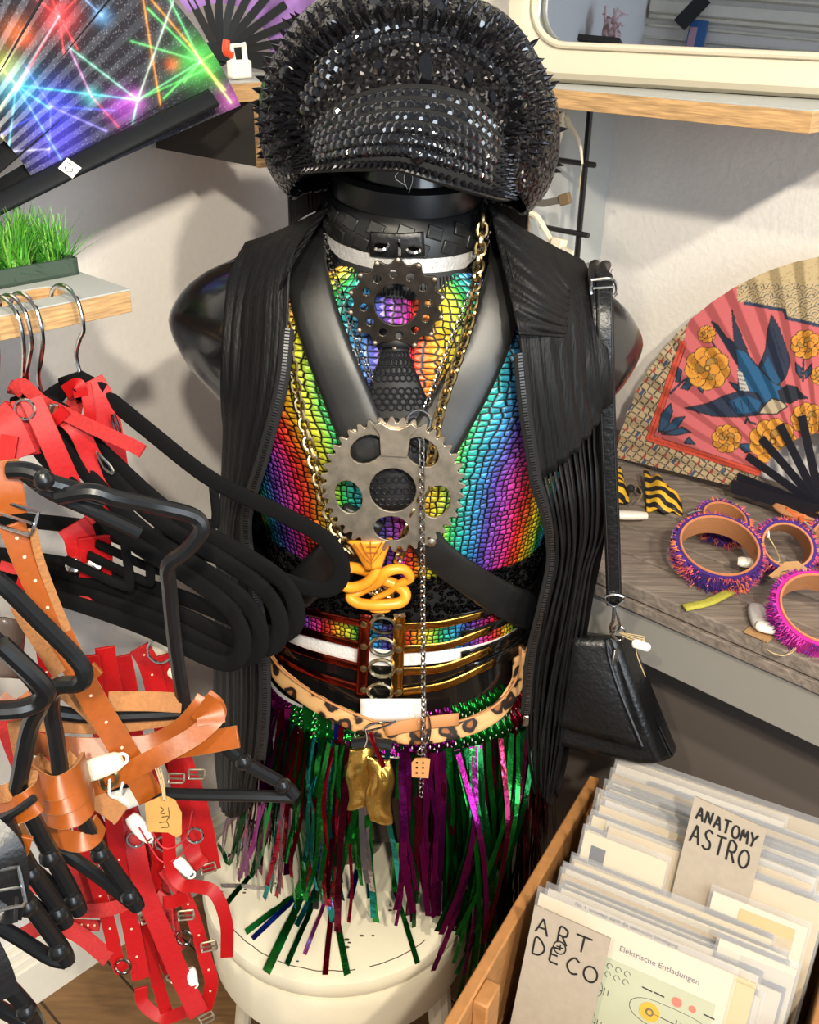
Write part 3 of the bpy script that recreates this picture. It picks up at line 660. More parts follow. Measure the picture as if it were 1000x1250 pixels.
# ---------------------------------------------------------------- hat
hat = thing('spiked_cap', 'large black captain cap covered with spikes rhinestones and sequins', 'hat', (BX, BY, 1.26))
def sparkle():
    m = bpy.data.materials.new('black_glitter'); m.use_nodes = True; nt = m.node_tree; b = nt.nodes['Principled BSDF']; L = nt.links.new
    tc = nt.nodes.new('ShaderNodeTexCoord'); vo = nt.nodes.new('ShaderNodeTexVoronoi'); vo.inputs['Scale'].default_value = 420; L(tc.outputs['Object'], vo.inputs['Vector'])
    bp = nt.nodes.new('ShaderNodeBump'); bp.inputs['Strength'].default_value = 1; bp.inputs['Distance'].default_value = .006
    s = nt.nodes.new('ShaderNodeSeparateXYZ'); L(vo.outputs['Color'], s.inputs[0]); L(s.outputs['X'], bp.inputs['Height'])
    vm = nt.nodes.new('ShaderNodeVectorMath'); vm.operation = 'MULTIPLY_ADD'; L(vo.outputs['Color'], vm.inputs[0]); vm.inputs[1].default_value = (1.6, 1.6, 1.6); vm.inputs[2].default_value = (-.8, -.8, -.8)
    g = nt.nodes.new('ShaderNodeNewGeometry'); va = nt.nodes.new('ShaderNodeVectorMath'); va.operation = 'ADD'; L(vm.outputs[0], va.inputs[0]); L(g.outputs['Normal'], va.inputs[1])
    vn = nt.nodes.new('ShaderNodeVectorMath'); vn.operation = 'NORMALIZE'; L(va.outputs[0], vn.inputs[0]); L(vn.outputs[0], b.inputs['Normal'])
    b.inputs['Base Color'].default_value = srgb(38, 36, 37); b.inputs['Metallic'].default_value = .75; b.inputs['Roughness'].default_value = .3
    return m
glit = sparkle(); felt = mat('black_felt', (12, 12, 13), .9)
def hat_low(th): return 1.268+.062*max(0, cos(th))**2.0
def H(th, z, off=0): return T(th, z, off, HATROWS, .05)
MB().grid(lambda a, b: H(2*pi*a-pi, hat_low(2*pi*a-pi)+(1.4532-hat_low(2*pi*a-pi))*b), 72, 40, True).build('crown', glit, hat, sharp=0, solid=.003)
MB().grid(lambda a, b: H(2*pi*a-pi, hat_low(2*pi*a-pi)+.012, -.004).lerp(V(BX, BY, 1.345), b*.7), 48, 6, True).build('head_band', felt, hat)
MB().lathe([(.001, 1.335), (.06, 1.335), (.066, 1.36), (.001, 1.385)], 32, (BX, BY, 0)).build('crown_lining', felt, hat)
def onH(u, v, off=0):
    p = onT(u, v, off, HATROWS, .05); return p
def nH(p): return nT(p, 0, HATROWS, .05).normalized()
# visor: top arc on the crown front, lower edge out in front
topa = [(357, 205, .955), (366, 172, .925), (395, 138, .905), (450, 112, .888), (510, 104, .882), (565, 114, .886), (605, 143, .905), (624, 180, .925), (630, 238, .96)]
bota = [(357, 206, .95), (372, 208, .90), (405, 206, .862), (450, 205, .84), (490, 207, .832), (530, 219, .834), (580, 234, .853), (612, 242, .89), (629, 240, .955)]
TA = cr(topa, 49); BA = cr(bota, 49)
def visor(a, b, off=0):
    i = a*48; k = min(47, int(i)); t = i-k; A = TA[k].lerp(TA[k+1], t); B = BA[k].lerp(BA[k+1], t); q = A.lerp(B, b)
    return at(q.x, q.y, q.z-.020*sin(pi*b)*sin(pi*a)-off)
MB().grid(lambda a, b: visor(a, b), 48, 12).build('visor', felt, hat, sharp=0, solid=.003)
MB().tube([visor(i/48, 1) for i in range(49)], .0028, 6).build('visor_piping', black_leather, hat)
def nV(a, b):
    e = .01; a = min(.985, max(.015, a)); b = min(.98, max(.02, b)); n = (visor(a+e, b)-visor(a-e, b)).cross(visor(a, b+e)-visor(a, b-e)); n.normalize()
    return n if n.y < 0 else -n
gem_m = mat('black_crystal', (12, 12, 15), .06, 0, coat=1); spike_m = mat('gunmetal_spike', (44, 43, 46), .2, .85)
rh = MB().lathe([(.0056, 0), (.0054, .0012), (.0036, .0032), (.0022, .0038), (.0001, .0042)], 8, (0, 0, 0)).mesh('rhinestone', sharp=10, smooth=False); rh.materials.append(gem_m)
sp = MB().lathe([(.0034, 0), (.0032, .0015), (.0018, .0045), (.0002, .0080)], 7, (0, 0, 0)).mesh('spike'); sp.materials.append(spike_m)
for j in range(6):                                            # rows of stones on the visor
    b = .10+j*.135
    for i in range(26):
        a = .20+(i+(.5 if j % 2 else 0))*.023
        if a > .80: continue
        p = visor(a, b, .001); inst(rh, 'rhinestone', hat, p, frame_z(nV(a, b), V(random.random(), 1, 0)), .92)
nsp = 0; extra = MB()
def add_spike(p, n, s=1.0):
    global nsp
    if nsp < 290: inst(sp, 'spike', hat, p, frame_z(n), s); nsp += 1
    else: extra.lathe([(.0040*s, 0), (.0022*s, .008*s), (.0002, .0135*s)], 6, p, frame_z(n))
for i in range(46):                                           # spiked lower trim of the visor
    a = (i+.5)/46
    for b in (.94,): add_spike(visor(a, b, .002), (nV(a, b)+V(0, 0, -.35)+Vector((random.uniform(-.15, .15),)*3)).normalized(), .85)
for side in (0, 1):                                           # spikes on both visor wings
    for j in range(7):
        for i in range(7):
            a = .03+i*.026+(.012 if j % 2 else 0); a = a if side == 0 else 1-a; b = .12+j*.125
            add_spike(visor(a, b, .001), (nV(a, b)+V((-.5 if side == 0 else .5), 0, 0)).normalized(), .8)
for j in range(5):                                            # spikes packed round the rim of the crown
    for i in range(46):
        t = i/45; ang = radians(-28+236*t); u = 493+(176-j*11)*cos(ang)*(1 if True else 1); v = 132-(140-j*10)*sin(ang)
        if v > 235 or v < -2: continue
        p = onH(u+random.uniform(-3, 3), v+random.uniform(-3, 3))
        n = nH(p); add_spike(p, (n+Vector((cos(ang), 0, sin(ang)))*(.9-.12*j)+Vector((random.uniform(-.2, .2), random.uniform(-.2, .2), random.uniform(-.2, .2)))).normalized(), 1.0)
for k in range(160):
    th = random.uniform(1.7, 4.6); z = random.uniform(1.30, 1.42); p = H(th, z); add_spike(p, nH(p))
extra.build('small_spikes', spike_m, hat, kind='stuff')
for row, du in ((0, 0), (1, 16)):                             # double arc of stones on the crown
    Q = resample([Vector((x, y, 0)) for x, y in [(372, 118+du), (395, 78+du), (425, 50+du), (460, 34+du), (500, 28+du), (540, 34+du), (580, 50+du), (610, 75+du), (636, 112+du)]], step=12.5)
    for q in Q: p = onH(q.x, q.y, .001); inst(rh, 'rhinestone', hat, p, frame_z(nH(p)), 1.08)
tear = [(0.0001, .010)]
def gem(u, v, w, h, nm='large_gem', rot=0):
    p = onH(u, v, .001); n = nH(p); up = V(0, 0, 1); up = (up-n*up.dot(n)).normalized(); M = frame_z(n, up)
    m = MB(); ring0 = [(1, 0), (.75, .55), (.1, .9), (-.5, .62), (-.8, 0), (-.5, -.62), (.1, -.9), (.75, -.55)]
    ring0 = [(-x, y) for x, y in ring0]
    vs = [M @ V(x*h, y*w, 0)+p for x, y in ring0]+[M @ V(x*h*.62, y*w*.62, w*.55)+p for x, y in ring0]
    m.add(vs, [(i, (i+1) % 8, 8+(i+1) % 8, 8+i) for i in range(8)]+[tuple(range(8, 16))]); m.build(nm, gem_m, hat, smooth=False)
gem(519, 82, .0105, .019); gem(528, 6, .012, .016); gem(585, 25, .008, .010); gem(459, 6, .008, .012); gem(405, 28, .008, .010); gem(462, 80, .006, .008); gem(571, 95, .006, .009); gem(640, 60, .008, .010); gem(350, 90, .008, .010); gem(600, 118, .005, .008)
MB().ball(visor(.55, .80, .004), .006, 10, .5, frame_z(nV(.55, .8))).build('large_gem', gem_m, hat)
th_ = MB()
for k in range(3): q = visor(.50+.02*k, 1); th_.tube(cr([q, q+V(.003*k-.005, -.002, -.006), q+V(.004-.003*k, 0, -.012-.002*k)], 6), .00012, 3)
th_.build('loose_threads', mat('grey_thread', (150, 150, 150), .8), hat)
# ---------------------------------------------------------------- sleeveless jacket with cut fringe
jk = thing('fringed_waistcoat', 'sheer black pleated waistcoat with zip edges open over the rainbow top', 'waistcoat', (BX, BY, .6))
def sheer():
    m = mat('black_pleated_chiffon', (9, 9, 10), .55, bump=.3, scale=60, stretch=(7, 7, .5), spec=.3); return m
cloth = sheer()
def push(p, off):
    f = inside(p, off, ROWS, SHEAR)
    if f < 1:
        k = 1/sqrt(max(f, .05)); p = Vector((BX+(p.x-BX)*k, BY+(p.y-BY)*k, p.z))
    return p
def pushy(p, off):                                            # lift cloth towards the viewer until it clears the body
    x = p.x-BX; z = p.z+SHEAR*x; hw, fd = interp(ROWS, z); k = 1-(x/(hw+off))**2
    if z < 1.25 and k > 0: p = V(p.x, min(p.y, BY-(fd+off)*sqrt(k)), p.z)
    return p
def panel(rows, ncol, nrow, bulge, amp, freq, off=.016, ph=0):
    I = cr([r[:3] for r in rows], nrow+1); O = cr([r[3:] for r in rows], nrow+1)
    def fn(a, b):
        k = min(nrow, int(round(b*nrow))); A = at(*I[k]); B = at(*O[k]); p = A.lerp(B, a); p.y -= bulge*sin(pi*a)
        p = pushy(p, off); w_ = amp*min(1, .25+b*1.5)
        n = V(p.x-BX, (p.y-BY), 0).normalized()
        return p+n*(w_*(.45*sin(2*pi*freq*a+ph+1.2*sin(b*5))+.9*noise.noise((a*9+ph, b*2.2, ph))+.25*sin(2*pi*freq*3.1*a+3*noise.noise((a*3, b*4, 2)))))
    return fn, nrow
LR = [(404, 250, 1.0, 300, 296, 1.03), (385, 272, .95, 286, 325, .985), (358, 315, .905, 278, 385, .95), (352, 400, .88, 275, 440, .94), (344, 470, .868, 273, 500, .94), (322, 555, .87, 271, 585, .95), (301, 630, .88, 268, 655, .96), (308, 700, .88, 266, 720, .97), (322, 780, .875, 264, 790, .975), (324, 860, .87, 264, 865, .985), (318, 925, .87, 265, 930, .99), (305, 985, .885, 270, 985, .99)]
RR = [(588, 246, 1.0, 712, 318, 1.03), (604, 275, .945, 728, 350, .985), (624, 335, .90, 738, 410, .95), (634, 430, .875, 741, 462, .945), (641, 500, .87, 742, 486, .94), (654, 588, .872, 742, 496, .94)]
fl, n = panel(LR, 40, 60, .018, .0035, 6.5)
MB().grid(fl, 60, n).build('front_panel', cloth, jk, sharp=0, solid=.0012)
fr_, n = panel(RR, 40, 40, .02, .003, 6.5)
MB().grid(fr_, 60, n).build('front_panel', cloth, jk, sharp=0, solid=.0012)
# slashed strips of the right front
RR2 = [(649, 560, .868, 742, 478, .938), (668, 628, .875, 738, 630, .945), (674, 680, .88, 722, 690, .945), (662, 740, .88, 710, 770, .945), (648, 800, .885, 698, 850, .95), (642, 870, .885, 688, 915, .95), (646, 925, .885, 678, 955, .94), (652, 968, .885, 672, 972, .93)]
I = cr([r[:3] for r in RR2], 41); O = cr([r[3:] for r in RR2], 41)
NS = 14
for k in range(NS):
    a0 = k/NS; wid = random.uniform(.042, .066) if k not in (0,) else .085; lay = (k % 3)*.006; ph = random.uniform(0, 6)
    kend = 40-int(random.uniform(0, 5)) if k > 0 else 40
    m = MB(); P = []
    for j in range(kend+1):
        A = at(*I[j]); B = at(*O[j]); wob = (.030*sin(j*.16+ph)+.012*sin(j*.41+2*ph))*min(1, j/10)
        for q in (a0+wob, a0+wob+wid*(.9-.15*sin(j*.17+ph))): p = A.lerp(B, min(1.02, max(-.02, q))); p.y -= .012*sin(pi*min(1, max(0, q)))+lay-(.012 if j < 3 else 0); P.append(pushy(p, .016) if j > 3 else p+V(0, .004, 0))
    m.v = P; m.f = [(2*j, 2*j+1, 2*j+3, 2*j+2) for j in range(kend)]
    m.build('fringe_strip', cloth, jk, sharp=0, solid=.0012)
# back of the waistcoat: yoke over the shoulder blades, then a hanging sheet
MB().grid(lambda a, b: T(pi-1.05+2.1*a, 1.215-.16*b, .012+.003*sin(a*40)), 60, 16).build('back_yoke', cloth, jk, sharp=0, solid=.0012)
KB = 24
Lb = cr([r[3:] for r in LR[4:]], KB+1); Rb = cr([(742, 520, .94), (740, 640, .945), (722, 740, .95), (704, 850, .96), (692, 930, .965), (680, 975, .95)], KB+1)
def backf(a, b):
    k = min(KB, int(round(b*KB))); A = at(*Lb[k]); B = at(*Rb[k]); p = A.lerp(B, a); s = sin(pi*a)
    p.y += .19*s**.6+.010*abs(sin(13*pi*a))*min(1, b*3)*s
    return p
MB().grid(backf, 64, KB).build('back_panel', cloth, jk, sharp=0, solid=.0012)
# zips along both front edges
zip_m = mat('zip_metal', (150, 150, 150), .3, 1); tape = mat('zip_tape', (16, 16, 17), .8)
def zipper(edge, n, end_pull=True):
    P = [q+V(0, -.003, 0) for q in edge]; P = resample(P, n=n)
    MB().sweep(P, V(0, -1, .2), flatprof(.012, .001)).build('zip_tape', tape, jk, sharp=0)
    z = MB(); Q = resample([p+V(0, -.0015, 0) for p in P], step=.0028)
    for i in range(len(Q)-1):
        t = (Q[i+1]-Q[i]).normalized(); z.box(Q[i], (.0042, .0016, .0016), frame_z(t, V(1, 0, 0)))
    o = z.build('zip_teeth', zip_m, jk, smooth=False); o['kind'] = 'stuff'
    return P[-1]
zipper([pushy(at(*q), .018) for q in cr([r[:3] for r in LR[3:11]], 50)], 70)
pe = zipper([pushy(at(*q), .018) for q in cr([r[:3] for r in RR[3:]], 20)]+[pushy(at(*q), .018) for q in cr([r[:3] for r in RR2[1:6]], 30)], 90)
MB().box(pe+V(0, -.003, -.006), (.006, .003, .014)).build('zip_pull', chrome, jk, bevel=.001)
# ribbed collar flaps
def flap(pts4, nu=14, nv=10, bow=.008, lines=7):
    A, B, C_, D = [at(*p) for p in pts4]
    return MB().grid(lambda a, b: (A.lerp(B, a)).lerp(D.lerp(C_, a), b)+V(0, -bow*sin(pi*a)*sin(pi*b)-.0012*sin(b*2*pi*lines), .006*sin(pi*a)*(1-b)), nu*2, nv*6)
flap([(596, 247, .955), (697, 352, .93), (690, 412, .895), (634, 408, .862)], bow=.02).build('collar_flap', cloth, jk, sharp=0, solid=.0016)
flap([(404, 250, .97), (322, 322, .945), (334, 372, .90), (352, 330, .885)], bow=.012).build('collar_flap', cloth, jk, sharp=0, solid=.0016)
MB().grid(lambda a, b: V(BX+.115*cos(pi*a), BY+.01+.085*sin(pi*a), 1.235+.035*(1-b)-.045*BX+.02*sin(pi*a)-SHEAR*.115*cos(pi*a)), 40, 6).build('collar_stand', cloth, jk, sharp=0, solid=.002)

# ---------------------------------------------------------------- cross-body bag
bag = thing('crossbody_bag', 'black leather fold-over bag hanging on a long strap from mannequin shoulder', 'bag', tuple(at(755, 930, .95)))
bl = mat('smooth_black_leather', (15, 15, 16), .36, bump=.25, scale=180)
fr = [at(688, 776, .945), at(752, 775, .935), at(806, 934, .90), at(778, 933, .905), at(672, 908, .93)]
bk = [at(690, 768, 1.0), at(772, 778, .985), at(829, 916, .955), at(800, 925, .96), at(676, 905, .99)]
md = [(a+b)/2+V(.006, 0, .0) for a, b in zip(fr, bk)]
m = MB(); k = 5
m.v = fr+md+bk; m.f = [(4, 3, 2, 1, 0), (10, 11, 12, 13, 14)]
for s in (0, 5):
    for i in range(5): m.f.append((s+i, s+(i+1) % 5, s+5+(i+1) % 5, s+5+i))
m.build('pouch', bl, bag, bevel=.006)
f2 = [p+V(0, -.004, 0) for p in fr]
m = MB(); a_, b_, c_, d_ = at(690, 778, .938), at(745, 779, .928), at(784, 915, .892), at(676, 885, .922)
m.grid(lambda a, b: a_.lerp(b_, a).lerp(d_.lerp(c_, a), b)+V(0, -.006*sin(pi*a)*sin(pi*b), 0), 12, 12).build('flap', bl, bag, solid=.003)
MB().tube(cr([at(740, 781, .926), at(744, 805, .92), at(757, 845, .908), at(784, 911, .888)], 20), .0019, 6).build('flap_piping', black_leather, bag)
MB().sweep(cr([at(764, 786, .955), at(778, 820, .944), at(800, 880, .93), at(820, 922, .92)], 16), V(.8, -.5, .2), flatprof(.007, .002)).build('zip', tape, bag)
zt = MB()
for q in resample([at(764, 786, .953), at(778, 820, .942), at(800, 880, .928), at(820, 922, .918)], step=.003): zt.box(q, (.002, .002, .0012))
zt.build('zip_teeth', mat('dark_zip', (60, 60, 62), .3, 1), bag, kind='stuff')
MB().box(at(751, 802, .922), (.010, .003, .018), frame_z(V(.12, .3, 1))).build('metal_tab', mat('matt_silver', (165, 160, 155), .35, 1), bag, bevel=.0008)
Pst = cr([at(741, 333, 1.03), at(740, 328, 1.0), at(738, 338, .965), at(739, 400, .93), at(742, 520, .925), at(747, 640, .925), at(750, 738, .925)], 50)
MB().sweep(Pst, V(0, -1, .3), roundprof(.0165, .003, 10)).build('strap', bl, bag, sharp=0)
Pst2 = cr([at(728, 330, 1.03), at(727, 327, 1.0), at(728, 345, .962), at(734, 400, .932), at(739, 520, .929), at(744, 620, .928)], 40)
MB().sweep(Pst2, V(0, -1, .3), roundprof(.0155, .0026, 10)).build('strap', bl, bag, sharp=0)
for dx in (-.0058, .0058):
    MB().tube([p+V(dx, -.0018, 0) for p in Pst[8:]], .0004, 4).build('stitching', mat('black_thread', (40, 40, 42), .6), bag)
def loop(px, Y, r, nm, mt, par, n=24, closed=True):
    P = cr([at(u, v, Y) for u, v in px]+([at(*px[0], Y)] if closed else []), n)
    return MB().tube(P[:-1] if closed else P, r, 6, closed).build(nm, mt, par)
loop([(722, 342), (748, 341), (751, 360), (724, 362)], .95, .0016, 'strap_buckle', chrome, bag)
loop([(724, 352), (750, 350)], .948, .0012, 'buckle_bar', chrome, bag, closed=False)
loop([(738, 733), (750, 740), (762, 732), (760, 728), (750, 726), (740, 728)], .922, .0014, 'strap_ring', chrome, bag)
MB().tube(cr([at(750, 740, .922), at(749, 755, .92), at(746, 766, .92), at(749, 772, .922)], 12), .0022, 6).build('snap_hook', chrome, bag)
MB().tube(cr([at(752, 742, .922), at(755, 756, .92), at(757, 766, .921), at(753, 772, .922)], 12), .0015, 6).build('snap_hook', chrome, bag)
loop([(745, 772), (755, 764), (764, 772), (756, 782)], .928, .0015, 'bag_ring', chrome, bag)
for k in range(3): MB().tube(cr([at(756, 772, .925), at(770, 774+k*2, .918), at(788, 778+k*3, .918), at(772, 781, .92), at(760, 776, .924)], 16), .0005, 4).build('twine', twine, bag)
MB().tube(cr([at(776, 782, .92), at(778, 800, .925), at(788, 826, .93)], 10), .0007, 4).build('twine', twine, bag)
stg = thing('security_tag', 'white security tag tied to the black bag with twine', 'tag', tuple(at(785, 790, .915)))
MB().box(at(783, 788, .915), (.022, .008, .010), frame_z(V(.35, .2, 1), V(1, 0, -.42))).build('shell', white_plastic, stg, bevel=.004)
# ---------------------------------------------------------------- left wall: shelves, planter, fans
ls = thing('slotted_shelf', 'grey topped plywood shelf with routed slot where chrome hangers hook', 'shelf', tuple(room(.2, 1.0, 1.188)))
outer = [(-.15, .797), (.484, .797), (.484, 1.2), (-.15, 1.2)]
slot = [(-.10, .820), (.425, .820), (.436, .823), (.440, .831), (.440, .846), (.436, .854), (.425, .857), (-.10, .857)]
plate('board', outer, [slot[::-1]], V(0, 0, 1.189), E1, E2, .0195, ply_m, ls, bevel=.0006)
plate('laminate', outer, [slot[::-1]], V(0, 0, 1.2086), E1, E2, .0014, shelf_m, ls)
us = thing('corner_shelf', 'plywood shelf on left wall holding the open fans', 'shelf', tuple(room(.6, 1.1, 1.333)))
MB().rbox(.15, 1.015, 1.0, 1.2, 1.333, 1.353).build('board', ply_m, us, bevel=.0006)
MB().rbox(.15, 1.015, 1.0, 1.2, 1.3531, 1.3545).build('laminate', shelf_m, us)
MB().rbox(.790, .806, .99, 1.2, 1.262, 1.3329).build('bracket', dark_m, us)
MB().rbox(.786, .810, .984, .99, 1.262, 1.3329).build('bracket_edge', ply_m, us)
# planter of artificial grass
gp = thing('grass_planter', 'tray of bright green artificial grass standing on slotted shelf', 'planter', tuple(room(.35, .92, 1.21)))
tray = mat('dark_green_tray', (58, 74, 62), .6)
for b0, b1, a0, a1 in ((.872, .876, .12, .478), (.990, .994, .12, .478), (.872, .994, .12, .124), (.872, .994, .474, .478)): MB().rbox(a0, a1, b0, b1, 1.2103, 1.226).build('tray_side', tray, gp)
MB().rbox(.12, .478, .872, .994, 1.2102, 1.213).build('tray_base', tray, gp)
grs = [mat('grass_bright', (86, 165, 48), .5), mat('grass_mid', (55, 130, 40), .5), mat('grass_pale', (125, 185, 78), .5)]
for t in range(9):
    ca = .15+.04*t; m3 = [MB() for _ in range(3)]
    for cb in (.900, .955):
        for k in range(150):
            q = m3[k % 3]; ang = random.uniform(0, 2*pi); lean = abs(random.gauss(0, .8)); h = random.uniform(.036, .056)
            b0 = room(ca+random.uniform(-.012, .012), cb+random.uniform(-.012, .012), 1.213); d = E1*cos(ang)+E2*sin(ang); s_ = d.cross(V(0, 0, 1)); n0 = len(q.v)
            for i in range(4):
                tt = i/3; w_ = .0013*(1-tt)+.0002; p = b0+d*(h*sin(lean)*tt**1.5)+V(0, 0, h*cos(lean*.8)*tt); q.v += [p-s_*w_, p+s_*w_]
            q.f += [(n0+2*i, n0+2*i+1, n0+2*i+3, n0+2*i+2) for i in range(3)]
    for q, g in zip(m3, grs): q.build('grass_tuft', g, gp, sharp=0, kind='stuff')

# ---- print helper: a dense mesh whose colours are the flat print
def paint_mesh(name, pos, nu, nv, paint, material, parent):
    m = MB().grid(pos, nu, nv); o = m.build(name, material, parent, sharp=0, recalc=False)
    off = W[o.name]; n = len(o.data.vertices); co = np.empty(n*3); o.data.vertices.foreach_get('co', co); co = co.reshape(-1, 3)+np.array(off)
    d = co-np.array(EYE); z = d @ np.array(FW); X = 500+FPX*(d @ np.array(RT))/z; Y = 625-FPX*(d @ np.array(UP))/z
    c = paint(X, Y); at_ = o.data.color_attributes.new('print', 'FLOAT_COLOR', 'POINT')
    at_.data.foreach_set('color', np.concatenate([c, np.ones((n, 1))], 1).astype(np.float32).ravel()); return o
def lin(r, g, b): return np.array(srgb(r, g, b)[:3])
def in_poly(X, Y, poly):
    r = np.zeros(X.shape, bool); n = len(poly)
    for i in range(n):
        x0, y0 = poly[i]; x1, y1 = poly[(i+1) % n]
        if y0 == y1: continue
        r ^= ((y0 > Y) != (y1 > Y)) & (X < (x1-x0)*(Y-y0)/(y1-y0)+x0)
    return r
def seg_d(X, Y, p, q):
    px, py = p; dx, dy = q[0]-px, q[1]-py; t = np.clip(((X-px)*dx+(Y-py)*dy)/(dx*dx+dy*dy+1e-9), 0, 1); return np.hypot(X-px-t*dx, Y-py-t*dy)
def poly_d(X, Y, pts): 
    d = np.full(X.shape, 1e9)
    for p, q in zip(pts, pts[1:]): d = np.minimum(d, seg_d(X, Y, p, q))
    return d

# ---- laser print fan
lf = thing('laser_print_fan', 'big open fan printed with rainbow laser starbursts above the grass', 'fan', tuple(at(120, 190, 1.02)))
PV = (-150, 322)
def fanpt(ang, r, lift=0):
    u = PV[0]+r*cos(ang); v = PV[1]-r*sin(ang); return at(u, v, 1.0+.16*(u/262.)-.1*(1-v/240.)*0-lift)
rng = np.random.default_rng(3)
def laser(X, Y):
    n = X.size; base = lin(62, 62, 70); sp_ = rng.random(n); c = base[None]*(.75+.5*rng.random(n))[:, None]; c[sp_ > .96] = lin(150, 150, 165)
    def glow(d, col, w_, s=1): c[:] = c+(lin(*col)[None]*s)*np.exp(-(d/w_)**2)[:, None]
    for x, y, col, r in ((72, 20, (255, 60, 60), 22), (62, 130, (60, 80, 255), 30), (20, 104, (60, 210, 255), 24), (5, 82, (235, 235, 40), 18), (245, 75, (90, 255, 90), 26), (150, 130, (190, 70, 220), 20), (20, 40, (250, 130, 50), 18), (30, 45, (250, 90, 60), 10), (165, 122, (250, 120, 250), 10), (282, 120, (220, 90, 220), 16), (70, 175, (80, 60, 230), 34), (112, 118, (80, 230, 230), 10), (210, 78, (255, 80, 40), 8), (125, 20, (120, 190, 255), 10)): glow(np.hypot(X-x, Y-y), col, r, .8)
    L = [((72, 20), (20, 110), (255, 90, 90)), ((72, 20), (95, 60), (255, 80, 80)), ((72, 20), (60, -10), (255, 80, 80)), ((72, 20), (40, -5), (255, 80, 80)), ((72, 20), (78, 65), (255, 90, 90)), ((72, 20), (100, -8), (255, 90, 90)), ((20, 104), (72, 20), (210, 220, 240)),
         ((20, 104), (168, 122), (90, 230, 255)), ((20, 104), (60, 132), (120, 240, 255)), ((20, 104), (10, 185), (130, 220, 255)), ((20, 104), (75, 195), (120, 180, 255)), ((20, 104), (-5, 140), (230, 250, 120)), ((20, 104), (-10, 70), (230, 240, 90)),
         ((62, 130), (140, 135), (90, 110, 255)), ((62, 130), (0, 165), (80, 100, 255)), ((62, 130), (60, 190), (110, 120, 255)), ((62, 130), (130, 160), (160, 150, 255)), ((62, 130), (30, 80), (110, 120, 255)), ((112, 118), (85, 60), (220, 160, 220)), ((112, 118), (145, 155), (220, 80, 90)), ((168, 122), (85, 58), (160, 240, 220)),
         ((168, 122), (245, 75), (150, 255, 190)), ((168, 122), (212, 0), (220, 240, 230)), ((168, 122), (162, 150), (150, 255, 230)), ((168, 122), (250, 85), (110, 250, 120)), ((245, 75), (180, 10), (120, 255, 140)), ((245, 75), (160, 50), (120, 240, 140)), ((245, 75), (282, 125), (150, 255, 130)), ((245, 75), (275, 110), (220, 255, 120)), ((245, 75), (200, 120), (110, 255, 120)), ((245, 75), (205, -5), (120, 250, 160)), ((245, 75), (270, 60), (180, 255, 120)), ((245, 75), (225, 100), (130, 255, 130)),
         ((175, 0), (186, 70), (255, 170, 60)), ((186, 70), (196, 128), (255, 170, 60)), ((185, 0), (232, 55), (255, 180, 70)), ((232, 55), (282, 125), (255, 200, 90)), ((125, 20), (105, 0), (140, 190, 255)), ((10, 185), (60, 182), (200, 200, 255)), ((10, 185), (0, 160), (240, 220, 120))]
    for p, q, col in L:
        d = seg_d(X, Y, p, q); glow(d, col, 1.1, .85); glow(d, col, 4, .12)
    return np.clip(c*.62, 0, 1)
lm = attr_mat('laser_print_satin', .32)
A0, A1 = radians(23.5), radians(72)
npl = 16
paint_mesh('leaf', lambda a, b: fanpt(A0+(A1-A0)*a, 216+(484-216)*b, .0022*abs(((a*npl) % 1)-.5)*2), 420, 240, laser, lm, lf)
for k in range(5):
    a = A0+(A1-A0)*(k+.55)/5+.035
    MB().sweep([fanpt(a, r, -.008) for r in (10, 150, 300, 470)], V(0, -1, .5), flatprof(.020, .002)).build('rib', black_plastic, lf)
gd = radians(26.3)
MB().sweep([fanpt(gd, r, .012) for r in (0, 100, 200, 300, 400, 458)], V(0, -1, .45), roundprof(.0215, .007, 12)).build('guard_stick', black_plastic, lf, sharp=50)
MB().ring(fanpt(gd, 4, .016), V(0, -1, .4), .006, .003, 14, 6).build('pivot', chrome, lf)
c0 = fanpt(gd, 262, .0178); ex = (fanpt(gd, 280, .0178)-c0).normalized(); ny = V(0, -1, .45).normalized(); ey = ny.cross(ex).normalized()
ps = thing('price_sticker', 'white square price sticker on the black fan guard', 'sticker', tuple(c0))
R45 = radians(20)
e1_, e2_ = ex*cos(R45)+ey*sin(R45), ey*cos(R45)-ex*sin(R45)
MB().prism([(-.007, -.008), (.008, -.008), (.008, .008), (-.007, .008)], c0, e1_, e2_, .0006).build('paper', white_plastic, ps)
for pts in ([(.002, .004), (-.003, .003), (-.004, -.001), (0, -.004), (.002, -.002)], [(.004, .005), (.005, .001)]): MB().tube(cr([c0+e1_*x+e2_*y+ny*.0008 for x, y in pts], 12), .0004, 4).build('pen_mark', mat('black_ink', (25, 25, 28), .7), ps)

# ---- second fan behind, seen from its sticks
f2 = thing('purple_fan', 'open fan with black sticks and purple iridescent leaf behind the cap', 'fan', tuple(atb(268, 80, 1.10)))
def f2pt(ang, r, lift=0): p = atb(268+r*cos(ang), 66-r*sin(ang)*1.0, 1.10); return p+V(.3, -.9, .2)*lift
for k in range(11):
    a = radians(118-k*13.5); MB().sweep([f2pt(a, r, .002*k*.3) for r in (-14, 10, 60, 100)], V(.5, -.8, .2), flatprof(.0095, .0016)).build('stick', black_plastic, f2)
pm = mat('purple_satin', (150, 110, 175), .35, .2, var=.35, scale=26)
MB().grid(lambda a, b: f2pt(radians(-18+145*a), 62+75*b, .003*abs(((a*14) % 1)-.5)), 84, 6).build('leaf', pm, f2, sharp=0)
a = radians(-12); MB().sweep([f2pt(a, r, .006) for r in (-16, 20, 60, 100)], V(.5, -.8, .2), flatprof(.018, .003)).build('guard_stick', black_plastic, f2)
wc = thing('cord_lock_tag', 'white plastic tag with orange lever standing at the corner shelf end', 'tag', tuple(atz(293, 96, 1.3546)))
